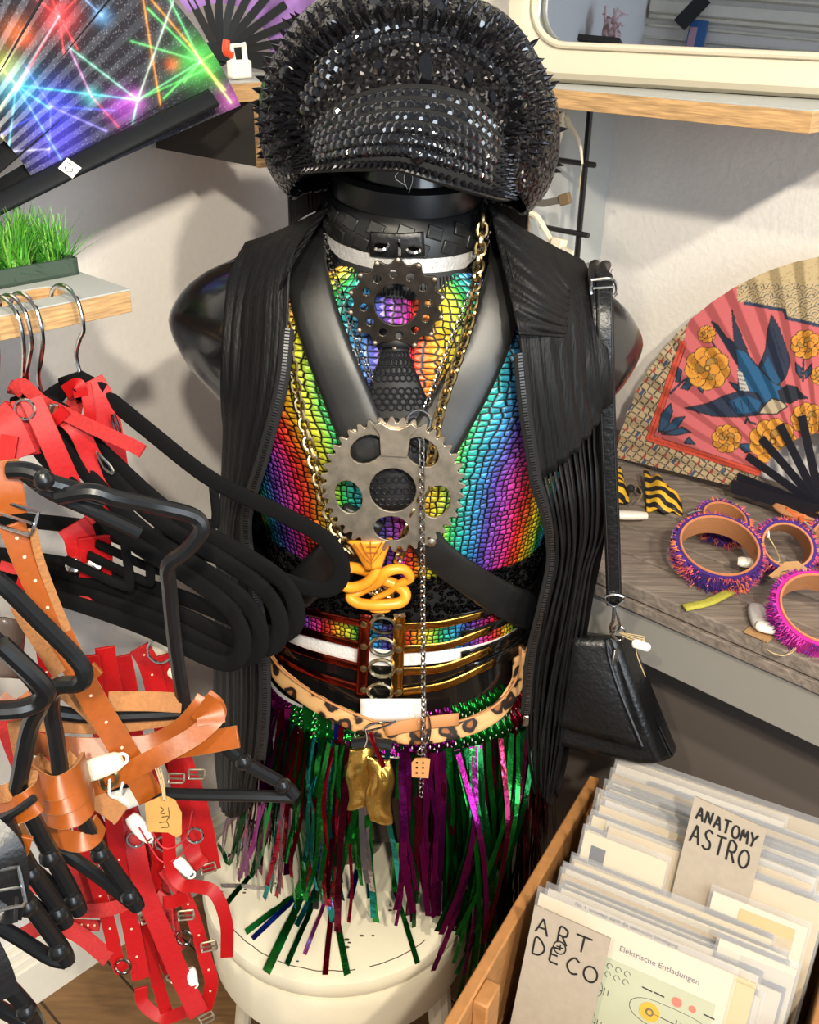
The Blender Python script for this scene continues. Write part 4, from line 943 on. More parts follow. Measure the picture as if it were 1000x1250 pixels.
cb = atz(293, 97, 1.3546)
MB().box(cb+V(0, 0, .011), (.028, .014, .020), frame_z(V(0, 0, 1), E1)).build('body', white_plastic, wc, bevel=.003)
MB().tube([cb+E1*-.008+V(0, 0, .018), cb+E1*-.010+V(0, 0, .036), cb+E1*.008+V(0, 0, .037), cb+E1*.009+V(0, 0, .02)], .0035, 6).build('arch', white_plastic, wc)
MB().tube(cr([cb+E1*-.016+V(0, 0, .042), cb+E1*-.018+V(0, 0, .030), cb+E1*-.006+V(-.002, -.004, .026)], 8), .0042, 8).build('lever', mat('orange_red_plastic', (225, 70, 35), .35), wc)

# ---------------------------------------------------------------- hangers on the slotted shelf
velvet = mat('black_velvet', (13, 13, 14), .95, spec=.15, bump=.1, scale=300)
red_l = mat('red_leather', (165, 10, 14), .5, spec=.3, bump=.08, scale=220, var=.05); red_s = mat('red_suede_back', (165, 32, 32), .85, bump=.4, scale=300, var=.1)
tan_l = mat('tan_leather', (148, 74, 19), .40, bump=.06, scale=160, var=.07); tan_s = mat('tan_suede_back', (158, 106, 62), .9, bump=.4, scale=300, var=.1)
def solve_end(P0, u, v, L):
    best = None
    for i in range(400):
        Y = .45+i*.001; p = at(u, v, Y); e = abs((p-P0).length-L)
        if p.y < P0.y+.02 and (best is None or e < best[0]): best = (e, p)
    return best[1]
HG = [((100, 460), (417, 690), .255), ((54, 486), (362, 742), .255), ((40, 485), (342, 758), .255), ((33, 503), (318, 770), .255), ((2, 506), (296, 776), .255)]
HL = ['velvet hanger with chrome hook farthest right along the slotted shelf', 'second black velvet hanger from the shelf end, hook in slot', 'third black velvet hanger from the shelf end, hook in slot', 'fourth black velvet hanger from the shelf end, hook in slot', 'leftmost black velvet hanger hooked in the slotted shelf']
HANG = []
for (b0, e0, L), lab in zip(HG, HL):
    P0 = atb(*b0, .79); E = solve_end(P0, *e0, L); d = Vector((E.x-P0.x, E.y-P0.y, 0)); Ld = d.length; d.normalize(); drop = P0.z-E.z
    h = thing('velvet_hanger', lab, 'hanger', tuple(P0), 'velvet hangers on the slotted shelf')
    nrm = d.cross(V(0, 0, 1)).normalized()
    Q = lambda x, z: P0+d*x+V(0, 0, z)
    k = Ld; dz = drop
    right = [(.018, -.012), (.26*k, -.30*dz), (.50*k, -.56*dz), (.78*k, -.72*dz), (.94*k, -.84*dz), (1.0*k, -1.0*dz), (.965*k, -1.16*dz), (.85*k, -1.2*dz), (.55*k, -1.10*dz), (.25*k, -1.05*dz), (0, -1.03*dz)]
    body = cr([Q(*p) for p in right], 40); left = cr([Q(-x, z) for x, z in right], 40)[::-1]
    full = left+body[1:]
    ring_ = left[1:]+body[1:-1]
    MB().sweep(full, nrm, roundprof(.0168, .006, 10)).build('body', velvet, h, sharp=0)
    MB().sweep([Q(-.02, -.013), Q(0, -.004), Q(.02, -.013)], nrm, roundprof(.02, .0065, 10)).build('neck', velvet, h, sharp=0)
    nt = cr([Q(.50*k, -.60*dz), Q(.50*k, -.82*dz), Q(.46*k, -.86*dz), Q(.2*k, -.78*dz)], 16); MB().sweep(nt, nrm, roundprof(.009, .005, 8)).build('strap_notch', velvet, h, sharp=0)
    hb = -E2; xx = lambda x, z: P0+hb*x+V(0, 0, z-0)
    zt = 1.2135-P0.z
    hk = cr([Q(0, -.004), Q(-.003, .018), xx(.004, .034), xx(.014, zt-.022), xx(.010, zt+.001), xx(-.008, zt+.0095), xx(-.028, zt+.004), xx(-.040, zt-.014)], 34)
    MB().tube(hk, .0019, 8).build('hook', chrome, h)
    HANG.append((P0, d, E, nrm, h))

hole_m = mat('strap_hole', (235, 190, 160), .8)
def edge_of(m):
    return {'red_leather': mat('red_cut_edge', (205, 80, 70), .8), 'red_suede_back': mat('red_cut_edge', (205, 80, 70), .8), 'tan_leather': mat('tan_cut_edge', (206, 150, 100), .8), 'tan_suede_back': mat('tan_cut_edge', (206, 150, 100), .8)}.get(m.name)
def strap(px, Y, wpx, mt, par, nm='strap', n=28, rot=0, th=.003, nrm=None, back=None, taper=None, holes=0, cyl=0):
    q = cr([(a[0], a[1], a[2] if len(a) > 2 else Y) for a in px], n); P = [at(*p) for p in q]
    N = []
    for p in P:
        v = (EYE-p).normalized(); N.append((v+V(.35, 0, .2)*0).normalized())
    if mt.name.startswith('red') and wpx > 16 and px[0][1] > 560: wpx = wpx*.82
    if cyl: N = [(N[i]+RT*cyl*(2*i/(n-1)-1)).normalized() for i in range(n)]
    if rot:
        N2 = []
        for i, p in enumerate(P):
            t = (P[min(n-1, i+1)]-P[max(0, i-1)]).normalized(); r = rot[0]+(rot[1]-rot[0])*i/(n-1) if isinstance(rot, tuple) else rot
            N2.append(Matrix.Rotation(r, 3, t) @ N[i])
        N = N2
    dep = [(p-EYE).dot(FW) for p in P]; sc = [wpx/FPX*d_*(taper[0]+(taper[1]-taper[0])*i/(n-1) if taper else 1) for i, d_ in enumerate(dep)]
    m = MB(); a = .5; t2 = th/2
    prof = [(-a, -1), (a, -1), (a, 1), (-a, 1)]
    o0 = len(m.v)
    for i in range(n):
        pa = P[max(0, i-1)]; pb = P[min(n-1, i+1)]; t = (pb-pa).normalized(); nn_ = (N[i]-t*N[i].dot(t)).normalized(); sd = t.cross(nn_)
        for x, y in prof: m.v.append(P[i]+sd*x*sc[i]+nn_*y*t2)
    for i in range(n-1):
        for j in range(4): m.f.append((i*4+j, i*4+(j+1) % 4, (i+1)*4+(j+1) % 4, (i+1)*4+j))
    m.f += [(3, 2, 1, 0), tuple((n-1)*4+j for j in range(4))]
    ob = m.build(nm, mt, par, sharp=50, bevel=.0005); em = edge_of(mt)
    if em:
        ob.data.materials.append(em)
        for i in range(n-1): ob.data.polygons[i*4+1].material_index = 1; ob.data.polygons[i*4+3].material_index = 1
    if holes:
        hm_ = MB()
        for i in range(3, n-2, holes): 
            t = (P[i+1]-P[i-1]).normalized(); nn_ = (N[i]-t*N[i].dot(t)).normalized(); hm_.lathe([(.0013, 0), (.0011, .0003), (.0001, .0003)], 7, P[i]+nn_*t2, frame_z(nn_))
        hh = hm_.build('holes', hole_m, ob, kind='stuff')
    return ob
def ringp(u, v, Y, r, par, nm='d_ring', tilt=(0, -1, .3), w_=.0014, mt=chrome, sx=1): return MB().ring(at(u, v, Y), V(*tilt), r, w_, 18, 6, sx).build(nm, mt, par)
def buckle(u, v, Y, w_, h_, par, ang=0, mt=chrome):
    c = at(u, v, Y); ex = (RT*cos(ang)+UP*sin(ang)); ey = (UP*cos(ang)-RT*sin(ang)); q = [(-1, -1), (1, -1), (1, 1), (-1, 1)]
    P = resample([c+ex*x*w_+ey*y*h_ for x, y in q], n=20, closed=True); MB().tube(P, .0013, 6, True).build('buckle', mt, par)
    MB().tube([c-ex*w_, c+ex*w_*.9-FW*.002], .001, 6).build('buckle_prong', mt, par)

RG = 'red leather harnesses on the left rack'
def red(lab, u, v, Y): return thing('red_harness', lab, 'harness', tuple(at(u, v, Y)), RG)
# farthest harness, on the hanger at the shelf end
h1 = red('red leather harness with looped collar on the hanger nearest the shelf end', 110, 500, .84)
strap([(110, 464, .842), (124, 490, .838), (134, 530, .834), (140, 570, .83), (146, 602, .83)], .84, 32, red_l, h1)
strap([(100, 466, .85), (92, 490, .85), (86, 520, .85)], .85, 20, red_s, h1)
strap([(104, 468, .835), (109, 500, .83), (112, 530, .83), (120, 560, .83)], .84, 14, red_l, h1)
strap([(80, 478, .835), (95, 470, .83), (99, 484, .83)], .83, 17, red_l, h1, 'keeper')
strap([(146, 575, .83), (150, 610, .83), (146, 640, .83)], .83, 18, red_l, h1)
loop([(139, 505), (146, 525), (143, 530), (137, 512)], .826, .0013, 'd_ring', chrome, h1)
strap([(170, 790, .84), (182, 812, .84), (192, 850, .84), (205, 905, .84), (225, 960, .84)], .84, 30, red_l, h1, holes=6)
strap([(196, 800, .85), (206, 840, .85), (215, 900, .85), (243, 985, .84), (259, 1062, .83)], .84, 27, red_l, h1)
ringp(195, 795, .83, .012, h1)
# second
h2 = red('red leather harness with suede tongue sticking out to the right', 90, 530, .80)
strap([(22, 468, .81), (18, 478, .80), (28, 470, .80), (50, 490, .80), (75, 503, .79), (120, 525, .78), (160, 543, .775), (174, 551, .77)], .79, 17, red_s, h2, n=40)
MB().box(at(64, 505, .785), (.008, .003, .018), frame_z(V(.3, 0, 1))).build('metal_loop', chrome, h2, bevel=.001)
strap([(75, 505, .795), (95, 525, .79), (110, 555, .79), (135, 600, .79), (140, 640, .79)], .79, 24, red_l, h2)
strap([(72, 505, .79), (68, 512, .785), (80, 500, .785)], .79, 14, red_l, h2, 'keeper')
strap([(30, 505, .80), (48, 515, .80)], .80, 30, red_l, h2)
strap([(115, 655, .80), (118, 680, .80), (116, 705, .80)], .80, 46, red_l, h2, 'panel')
for u in (90, 115): inst(rv, 'rivet', h2, at(u, 690, .793), frame_z((EYE-at(u, 690, .79))))
strap([(88, 640, .80), (97, 655, .80), (105, 690, .80)], .80, 46, red_l, h2, 'panel')
loop([(118, 552), (134, 568), (138, 578), (128, 572)], .782, .0013, 'd_ring', chrome, h2)
strap([(128, 790, .80), (132, 820, .80), (140, 860, .80), (148, 930, .80), (155, 985, .79), (166, 1040, .77), (176, 1085, .76), (196, 1135, .75), (222, 1195, .74), (243, 1238, .73)], .78, 29, red_l, h2, n=50)
strap([(150, 800, .81), (158, 840, .81), (165, 900, .81), (180, 960, .80), (200, 1010, .80)], .8, 24, red_l, h2)
# third
h3 = red('red leather harness looped tightly round the third hanger hook', 40, 510, .78)
strap([(24, 488, .785), (32, 515, .78), (40, 555, .776)], .78, 22, red_l, h3)
strap([(14, 492, .79), (8, 520, .79), (10, 550, .79)], .79, 18, red_l, h3)
strap([(38, 486, .782), (48, 508, .777), (60, 535, .772), (72, 562, .77), (86, 594, .77)], .775, 27, red_l, h3)
ringp(30, 500, .775, .008, h3)
strap([(85, 590, .78), (100, 612, .78), (120, 635, .78)], .78, 22, red_l, h3)
strap([(95, 735, .79), (150, 742, .79)], .79, 16, red_s, h3)
strap([(20, 668, .78), (35, 690, .78), (30, 720, .78)], .78, 26, red_l, h3); strap([(0, 690, .78), (25, 695, .78), (42, 680, .78)], .78, 12, red_s, h3)
strap([(110, 800, .79), (118, 860, .79), (130, 930, .78), (140, 1010, .77), (150, 1080, .76), (163, 1147, .75), (172, 1195, .74)], .77, 25, red_l, h3, n=40, holes=4)
strap([(205, 1000, .77), (209, 1060, .765), (222, 1080, .76), (240, 1082, .755), (262, 1090, .75), (276, 1125, .745), (277, 1168, .742)], .76, 19, red_l, h3, n=36)
# fourth, fifth
h4 = red('red leather harness with broad shoulder flap left of the hanger hooks', 15, 540, .76)
strap([(-12, 505, .77), (6, 525, .765), (22, 560, .76)], .76, 46, red_l, h4); strap([(-10, 545, .758), (20, 550, .757)], .76, 34, red_l, h4)
strap([(45, 745, .77), (70, 900, .76), (95, 1000, .75), (118, 1080, .745), (132, 1125, .74), (143, 1172, .735), (150, 1185, .735)], .75, 20, red_l, h4, n=40, holes=6)
strap([(60, 1105, .735), (100, 1112, .73), (140, 1108, .73), (165, 1095, .73)], .73, 20, red_s, h4)
strap([(28, 1142, .74), (60, 1128, .735), (95, 1140, .73), (133, 1170, .73)], .73, 24, red_s, h4)
strap([(80, 1128, .75), (122, 1130, .75)], .75, 13, red_l, h4, holes=5)
strap([(200, 1060, .78), (222, 1090, .775), (236, 1120, .77), (251, 1172, .76), (258, 1200, .755), (250, 1235, .75)], .77, 20, red_l, h4, holes=5)
h5 = red('red leather harness hanging lowest with buckles near the stool', 200, 1150, .78)
strap([(180, 930, .80), (195, 1000, .79), (190, 1075, .785), (178, 1130, .78), (184, 1170, .775), (203, 1235, .77)], .78, 18, red_l, h5, n=36)
strap([(172, 1205, .775), (175, 1225, .77), (200, 1242, .765), (228, 1234, .76)], .765, 18, red_l, h5)
strap([(200, 1102, .77), (215, 1100, .768), (230, 1092, .766)], .77, 18, red_l, h5); strap([(188, 1095, .775), (203, 1105, .772)], .77, 24, red_l, h5)
strap([(160, 1000, .81), (175, 1060, .80), (186, 1120, .795), (205, 1180, .79), (230, 1210, .785)], .8, 20, red_l, h5)
strap([(225, 880, .83), (215, 930, .82), (225, 990, .82), (235, 1040, .81), (247, 1058, .80)], .82, 24, red_l, h5)
strap([(140, 930, .83), (165, 1010, .82), (200, 1100, .81), (215, 1160, .80)], .82, 26, red_s, h5)
strap([(40, 870, .80), (90, 960, .80), (130, 1040, .79), (150, 1110, .78)], .8, 30, red_s, h5)
strap([(0, 860, .80), (40, 960, .79), (80, 1040, .78), (120, 1100, .78)], .8, 34, red_s, h5)
strap([(20, 1040, .79), (50, 1080, .785), (90, 1075, .78)], .79, 30, red_l, h5)
strap([(90, 1060, .79), (130, 1070, .785), (150, 1050, .785)], .79, 26, red_l, h5)
for u, v, Y, a in ((227, 1117, .755, .1), (254, 1060, .80, .3), (252, 1243, .745, .5), (180, 1120, .76, .4), (205, 1140, .765, 1.2), (240, 945, .805, 0), (215, 950, .80, 0), (255, 1155, .75, .2), (212, 1190, .77, .9)): buckle(u, v, Y, .008, .0045, h5, a, steel)
for u, v, Y in ((150, 1180, .73), (225, 1145, .76), (200, 1030, .775), (238, 1020, .79), (165, 1025, .77)): ringp(u, v, Y, .008, h5)
for j, (par, pts) in enumerate(((h5, [(180, 1005), (200, 1035), (225, 1025), (235, 990)]), (h5, [(170, 1010), (195, 1050), (215, 1048), (232, 1030)]), (h3, [(210, 1110), (213, 1140), (222, 1160)]), (h4, [(90, 1000), (85, 1020), (98, 1030), (115, 1010)]))): MB().tube(cr([at(u, v, .765) for u, v in pts], 16), .0009, 5).build('cord', mat('red_cord', (190, 40, 45), .6), par)

# ---------------------------------------------------------------- black plastic hangers with tan harnesses, nearer the viewer
bp2 = mat('charcoal_plastic', (19, 20, 22), .3, bump=.04, scale=80)
RLY = .56
rail = thing('clothes_rail', 'black metal clothes rail at the left edge carrying plastic hangers', 'rail', tuple(at(-60, 1250, .50)))
ra, rb_ = at(-40, 735, .50), at(-40, 735, .50)+E1*.35
MB().tube([ra-E1*.4, ra-E1*.02], .011, 12).build('bar', black_plastic, rail)
for q in (ra-E1*.38,): MB().tube([q, V(q.x, q.y, .01)], .011, 12).build('post', black_plastic, rail)
MB().rbox(ra.dot(E1)-.55, ra.dot(E1)-.2, ra.dot(E2)-.02, ra.dot(E2)+.02, 0.001, .02).build('foot', black_plastic, rail)
PG = 'black plastic hangers at the left edge'
def pt(lst): return cr([at(*p) for p in lst], max(10, len(lst)*7))
def phanger(lab, hook, arm, bar, knobs, r=.0058, extra=None):
    h = thing('plastic_hanger', lab, 'hanger', tuple(at(*arm[-1])), PG)
    if hook: MB().tube(pt(hook), r, 10).build('hook', bp2, h)
    MB().tube(pt(arm), r, 10).build('arm', bp2, h)
    MB().tube(pt(bar), r*.9, 10).build('bar', bp2, h)
    for k in knobs: MB().ball(at(*k)-FW*.004, r*1.25, 10).build('knob', bp2, h)
    if extra: MB().tube(pt(extra), r, 10).build('arm', bp2, h)
    return h
phanger('wide black plastic hanger whose arm end points at tinsel skirt', [(70, 606, .60), (110, 600, .60), (140, 608, .605), (190, 618, .62), (236, 630, .63), (246, 648, .63), (228, 672, .63), (206, 690, .63), (207, 720, .635), (214, 790, .64), (226, 868, .645)],
        [(226, 868, .645), (250, 890, .65), (298, 930, .655), (345, 957, .66), (360, 972, .66)], [(360, 973, .66), (300, 971, .655), (210, 969, .65), (120, 962, .645)], [(298, 928, .655), (346, 957, .66)], extra=[(226, 869, .645), (180, 872, .64), (100, 874, .63), (20, 860, .62)])
phanger('black plastic hanger with hook end pointing at the tan strap', [(0, 570, .58), (25, 575, .58), (50, 582, .585), (58, 592, .59), (40, 590, .60)], [(-30, 600, .60), (-20, 640, .60)], [(-20, 640, .60), (-60, 640, .60)], []) if False else None
phanger('black plastic hanger with rounded hook bend above rolled tan straps', [(-30, 690, .52), (5, 715, .52), (45, 755, .525), (85, 795, .53), (102, 818, .53), (98, 834, .53), (70, 838, .535), (62, 860, .54), (68, 900, .54), (76, 958, .54)],
        [(76, 958, .54), (95, 990, .545), (122, 1038, .55), (160, 1092, .555), (168, 1108, .555)], [(168, 1108, .555), (140, 1085, .555), (100, 1055, .55), (60, 1030, .55)], [(124, 1040, .55), (160, 1091, .555)])
phanger('black plastic hanger second from the right in the lower left cluster', [(-20, 772, .48), (10, 796, .48), (40, 828, .485), (52, 848, .49), (48, 862, .49), (36, 890, .495), (22, 960, .50)],
        [(22, 960, .50), (40, 1000, .505), (62, 1042, .51), (90, 1095, .515), (97, 1113, .515)], [(97, 1113, .515), (80, 1098, .515), (50, 1070, .51), (20, 1045, .51)], [(63, 1044, .51), (91, 1096, .515)])
phanger('black plastic hanger third from the right in the lower left cluster', [(-20, 868, .47), (20, 866, .475), (45, 858, .48), (56, 846, .478), (44, 828, .475), (0, 786, .47)],
        [(5, 1000, .48), (20, 1030, .485), (40, 1065, .49), (73, 1112, .495), (80, 1128, .495)], [(80, 1128, .495), (60, 1122, .495), (35, 1100, .49), (10, 1080, .49)], [(40, 1064, .49), (73, 1112, .495)])
phanger('black plastic hanger with arm end above the white skirting', None, [(0, 1050, .47), (18, 1080, .47), (36, 1104, .472), (74, 1156, .478), (82, 1174, .478)], [(82, 1174, .478), (60, 1168, .478), (20, 1143, .474), (-20, 1120, .47)], [(36, 1103, .472), (74, 1157, .478)])
phanger('lowest black plastic hanger at the bottom left corner', None, [(-20, 1180, .46), (8, 1203, .46), (34, 1231, .462), (46, 1252, .465)], [(46, 1254, .465), (20, 1242, .465), (-20, 1220, .46)], [(35, 1230, .462)])
phanger('black plastic hanger with pale tip lying over the velvet hangers', [(10, 574, .60), (30, 574, .60), (48, 580, .60), (58, 588, .60)], [(58, 588, .60), (85, 596, .605), (130, 608, .61)], [(30, 578, .602), (60, 600, .606), (110, 622, .612), (170, 650, .62)], [(56, 586, .60)])
for u0, lab in ((7, 'thin'),):
    pass
# tan harnesses
TG = 'tan leather harnesses on the left'
t1 = thing('tan_harness', 'tan leather harness with long punched strap running diagonally down', 'harness', tuple(at(150, 900, .62)), TG)
strap([(0, 562, .605), (6, 600, .60), (10, 628, .60)], .60, 44, tan_l, t1)
strap([(14, 640, .60), (30, 680, .60), (55, 735, .602), (85, 800, .605), (118, 862, .61), (152, 918, .612), (184, 974, .615)], .60, 31, tan_l, t1, n=44, holes=4)
strap([(40, 645, .598), (48, 680, .60), (62, 720, .603), (82, 770, .606)], .60, 10, tan_s, t1)
buckle(18, 632, .596, .014, .008, t1, -.3)
strap([(104, 828, .60), (120, 815, .60)], .60, 17, tan_l, t1, 'keeper')
strap([(132, 856, .63), (180, 856, .635), (222, 858, .64)], .63, 24, tan_s, t1)
strap([(25, 905, .62), (70, 912, .615), (130, 914, .62), (185, 909, .63), (222, 890, .635), (245, 865, .64), (253, 852, .645)], .62, 27, tan_l, t1, n=40)
strap([(110, 962, .605), (150, 945, .605), (195, 922, .61), (235, 900, .62), (262, 876, .63), (262, 862, .64), (250, 852, .645)], .61, 24, tan_l, t1, n=40)
strap([(215, 912, .636), (250, 907, .632), (291, 899, .63)], .63, 27, tan_l, t1)
strap([(245, 862, .638), (256, 870, .63), (258, 884, .625)], .63, 34, tan_l, t1)
loop([(122, 948), (140, 942), (142, 955), (128, 962)], .60, .002, 'split_ring', brass, t1)
strap([(108, 970, .60), (128, 982, .60), (148, 996, .60)], .60, 24, tan_s, t1, 'tab')
strap([(20, 740, .57), (45, 780, .572), (72, 822, .575)], .57, 17, tan_s, t1)
strap([(60, 830, .62), (100, 860, .62), (120, 880, .62)], .62, 20, tan_s, t1)
strap([(30, 880, .63), (80, 884, .63), (140, 884, .64), (215, 874, .645)], .64, 22, tan_s, t1)
t2 = thing('tan_harness', 'tan leather harness rolled in layered bands round a plastic hanger stem', 'harness', tuple(at(75, 990, .53)), TG)
for k, (du, dv, dY) in enumerate(((0, 0, 0), (6, 17, -.004), (13, 34, -.006))):
    strap([(30+du, 938+dv, .575), (40+du, 952+dv, .545+dY), (58+du, 962+dv, .530+dY), (78+du, 960+dv, .530+dY), (97+du*.8, 947+dv*.9, .545+dY), (104+du*.5, 932+dv*.85, .572)], .53, 30, tan_l, t2, n=32, cyl=1.3)
strap([(40, 930, .57), (60, 945, .56), (85, 935, .565), (95, 925, .57)], .56, 26, tan_s, t2)
strap([(55, 1005, .55), (75, 1022, .542), (98, 1028, .538), (114, 1020, .545), (122, 1004, .56)], .54, 24, tan_l, t2, cyl=1.0)
strap([(24, 1008, .56), (45, 1020, .555), (85, 1030, .555)], .555, 16, tan_s, t2)
t3 = thing('tan_harness', 'tan leather harness bunched at the far left edge behind black cable', 'harness', tuple(at(20, 985, .50)), TG)
strap([(-12, 980, .51), (10, 990, .495), (30, 985, .49), (44, 975, .495), (48, 962, .52)], .49, 34, tan_l, t3, cyl=1.2)
strap([(-14, 970, .515), (8, 968, .50), (30, 955, .505), (36, 940, .515)], .50, 22, tan_s, t3)
strap([(12, 1010, .49), (8, 1030, .488), (18, 1020, .486)], .49, 22, tan_l, t3); strap([(10, 1050, .487), (22, 1040, .485), (28, 1020, .485)], .49, 24, tan_l, t3)
strap([(0, 852, .56), (20, 862, .56), (40, 850, .565)], .56, 18, tan_l, t3); strap([(20, 880, .56), (28, 920, .56), (36, 950, .56)], .56, 22, tan_s, t3)
MB().tube(cr([at(-5, 1003, .482), at(20, 990, .48), at(42, 974, .482)], 10), .0028, 8).build('strap_edge', bp2, t3)
bh = thing('black_harness', 'black leather harness in the bottom left corner', 'harness', tuple(at(5, 1110, .45)))
strap([(-20, 1010, .47), (8, 1040, .465), (14, 1080, .462), (6, 1120, .46)], .46, 40, black_leather, bh)
strap([(-15, 1080, .46), (5, 1110, .458), (20, 1110, .455)], .46, 30, black_leather, bh)
strap([(-20, 1140, .455), (0, 1180, .452), (12, 1215, .45)], .45, 24, black_leather, bh)
buckle(8, 1085, .455, .010, .012, bh, .2)
brs = thing('brown_satchel_flap', 'glossy grey brown leather piece hanging behind the black hooks', 'leather goods', tuple(at(15, 800, .60)))
MB().grid(lambda a, b: at(-20+50*a-8*b, 752+70*b+6*a, .60-.02*sin(pi*a)), 10, 10).build('panel', mat('taupe_gloss_leather', (96, 84, 78), .25, bump=.1, scale=60), brs, solid=.004)
# security tags and labels of the left rack
def sectag(lab, u, v, Y, ln, ang, wd=.011, grp='white security tags on the left rack', mt=None):
    t = thing('security_tag', lab, 'tag', tuple(at(u, v, Y)), grp); d = RT*cos(ang)+UP*sin(ang); n = -FW; s = n.cross(d)
    c = at(u, v, Y); P = [c+d*ln*(k/8-.5) for k in range(9)]
    MB().sweep(P, n, roundprof(wd*2, .010, 14), scale=[.7, .95, 1, 1, 1, .95, .9, .85, .6]).build('shell', mt or white_plastic, t, sharp=40)
    MB().ring(c+d*ln*.5, n+d*.3, .004, .0012, 14, 6).build('pin', white_plastic, t)
    return t
cream_p = mat('cream_plastic', (232, 224, 196), .35)
sectag('cream security tag on the long tan strap', 126, 935, .598, .030, .35, .0085, mt=cream_p)
sectag('white paper-pale security tag under the cream tag', 150, 976, .64, .034, .25, .009)
MB().tube(cr([at(134, 952, .597), at(134, 970, .60), at(144, 972, .60), at(150, 955, .60)], 14), .0012, 5).build('cable_tie', white_plastic, bpy.data.objects['security_tag.001'])
sectag('white security tag among red straps below kraft label', 170, 1010, .775, .03, -.9, .008)
sectag('white security tag seen between velvet hanger bars', 165, 742, .80, .026, -.2, .008, mt=cream_p)
sectag('cream security tag just right of the red strap tops', 205, 800, .86, .05, -1.1, .011, mt=cream_p)
sectag('white security tag on red harness buckle by the stool', 224, 1058, .765, .022, -.8, .006)
sectag('small white security tag low on the red harness', 234, 1192, .745, .018, -1.3, .006)
kt = thing('kraft_label', 'brown kraft label with pencilled price tied to tan harness', 'label', tuple(at(200, 1000, .60)))
c0 = at(200, 998, .598); ex, ey = RT, UP; hx = lambda u, v: ((u-200)/FPX*(c0-EYE).dot(FW), -(v-998)/FPX*(c0-EYE).dot(FW))
plate('card', [hx(*p) for p in ((177, 980), (200, 970), (214, 976), (222, 992), (222, 1018), (216, 1022), (205, 1016), (180, 1015))], [[hx(201+1.8*cos(a), 976+1.8*sin(a)) for a in [2*pi*k/8 for k in range(8)]]], c0, ex, ey, .0008, mat('worn_kraft', (170, 128, 66), .8, var=.12, scale=60), kt)
for pts in ([(196, 984), (200, 988), (196, 992), (202, 993)], [(198, 997), (206, 996), (204, 1002)], [(195, 1004), (204, 1003), (206, 1009), (197, 1010)], [(206, 985), (208, 1000)]): MB().tube(cr([c0+ex*hx(*p)[0]+ey*hx(*p)[1]-FW*.0012 for p in pts], 12), .00035, 4).build('pen_mark', mat('pencil', (70, 55, 35), .8), kt)
for k in range(3): MB().tube(cr([at(190+3*k, 938, .597), at(196+2*k, 955, .596), at(200+k, 976, .596)], 10), .0006, 4).build('twine', twine, kt)
# ---------------------------------------------------------------- right wall: shelf, mirror, grid
rs = thing('mirror_shelf', 'plywood edged shelf high on the right wall carrying the cream mirror', 'shelf', tuple(room(1.16, .8, 1.333)))
MB().rbox(1.02, 1.30, .437, 1.2, 1.333, 1.353).build('board', ply_m, rs, bevel=.0006)
MB().rbox(1.02, 1.30, .437, 1.2, 1.3531, 1.3545).build('laminate', shelf_m, rs)
MB().rbox(1.120, 1.30, .838, .856, 1.10, 1.3329).build('bracket', shelf_m, rs)
MB().rbox(1.117, 1.120, .838, .856, 1.10, 1.3329).build('bracket_edge', ply_m, rs)
mir = thing('caravan_mirror', 'mirror in a thick rounded cream plastic frame standing on the shelf', 'mirror', tuple(room(1.13, .5, 1.355)))
creamf = mat('cream_frame', (196, 186, 164), .35, var=.02, scale=8)
def rrect(b0, b1, z0, z1, r, n=8):
    P = []
    for cx, cz, a0 in ((b1-r, z1-r, 0), (b0+r, z1-r, 90), (b0+r, z0+r, 180), (b1-r, z0+r, 270)):
        for k in range(n+1): a = radians(a0+90*k/n); P.append((cx+r*cos(a), cz+r*sin(a)))
    return P
MT = radians(8.5)                                              # it leans back on the wall
MY = radians(11); E1M = E1*cos(MY)+E2*sin(MY); E2M = E2*cos(MY)-E1*sin(MY)   # and is turned a little towards the room
def mroom(a, b, z): return room(1.068, .80, z)+E1M*(a-1.125)+E2M*(b-.80)
def mpt(d, b, z): s = z-1.356; return mroom(1.125+s*sin(MT)+d*cos(MT), b, 1.356+s*cos(MT)-d*sin(MT))
MN = (E1M*cos(MT)-V(0, 0, 1)*sin(MT)).normalized(); MU = (V(0, 0, 1)*cos(MT)+E1M*sin(MT)).normalized()
fp = [mpt(0, b, z) for b, z in rrect(.29, .832, 1.3745, 1.80, .060)]
MB().sweep(fp, [-MN]*len(fp), [(-.019, -.016), (.0195, -.016), (.0195, .004), (.0145, .013), (.003, .017), (-.010, .017), (-.016, .011), (-.019, .002)], closed=True).build('frame', creamf, mir, sharp=25)
ip = [mpt(-.013, b, z) for b, z in rrect(.310, .812, 1.3945, 1.78, .046)]
MB().tube(ip, .004, 8, True).build('inner_bead', creamf, mir)
gl = mat('mirror_glass', (205, 212, 222), 0.0, 1)
gp_ = [mpt(.001, b, z) for b, z in rrect(.302, .820, 1.386, 1.788, .05)]
MB().add(gp_+[p+MN*.001 for p in gp_], [tuple(range(len(gp_))), tuple(range(2*len(gp_)-1, len(gp_)-1, -1))]).build('glass', gl, mir, smooth=False)
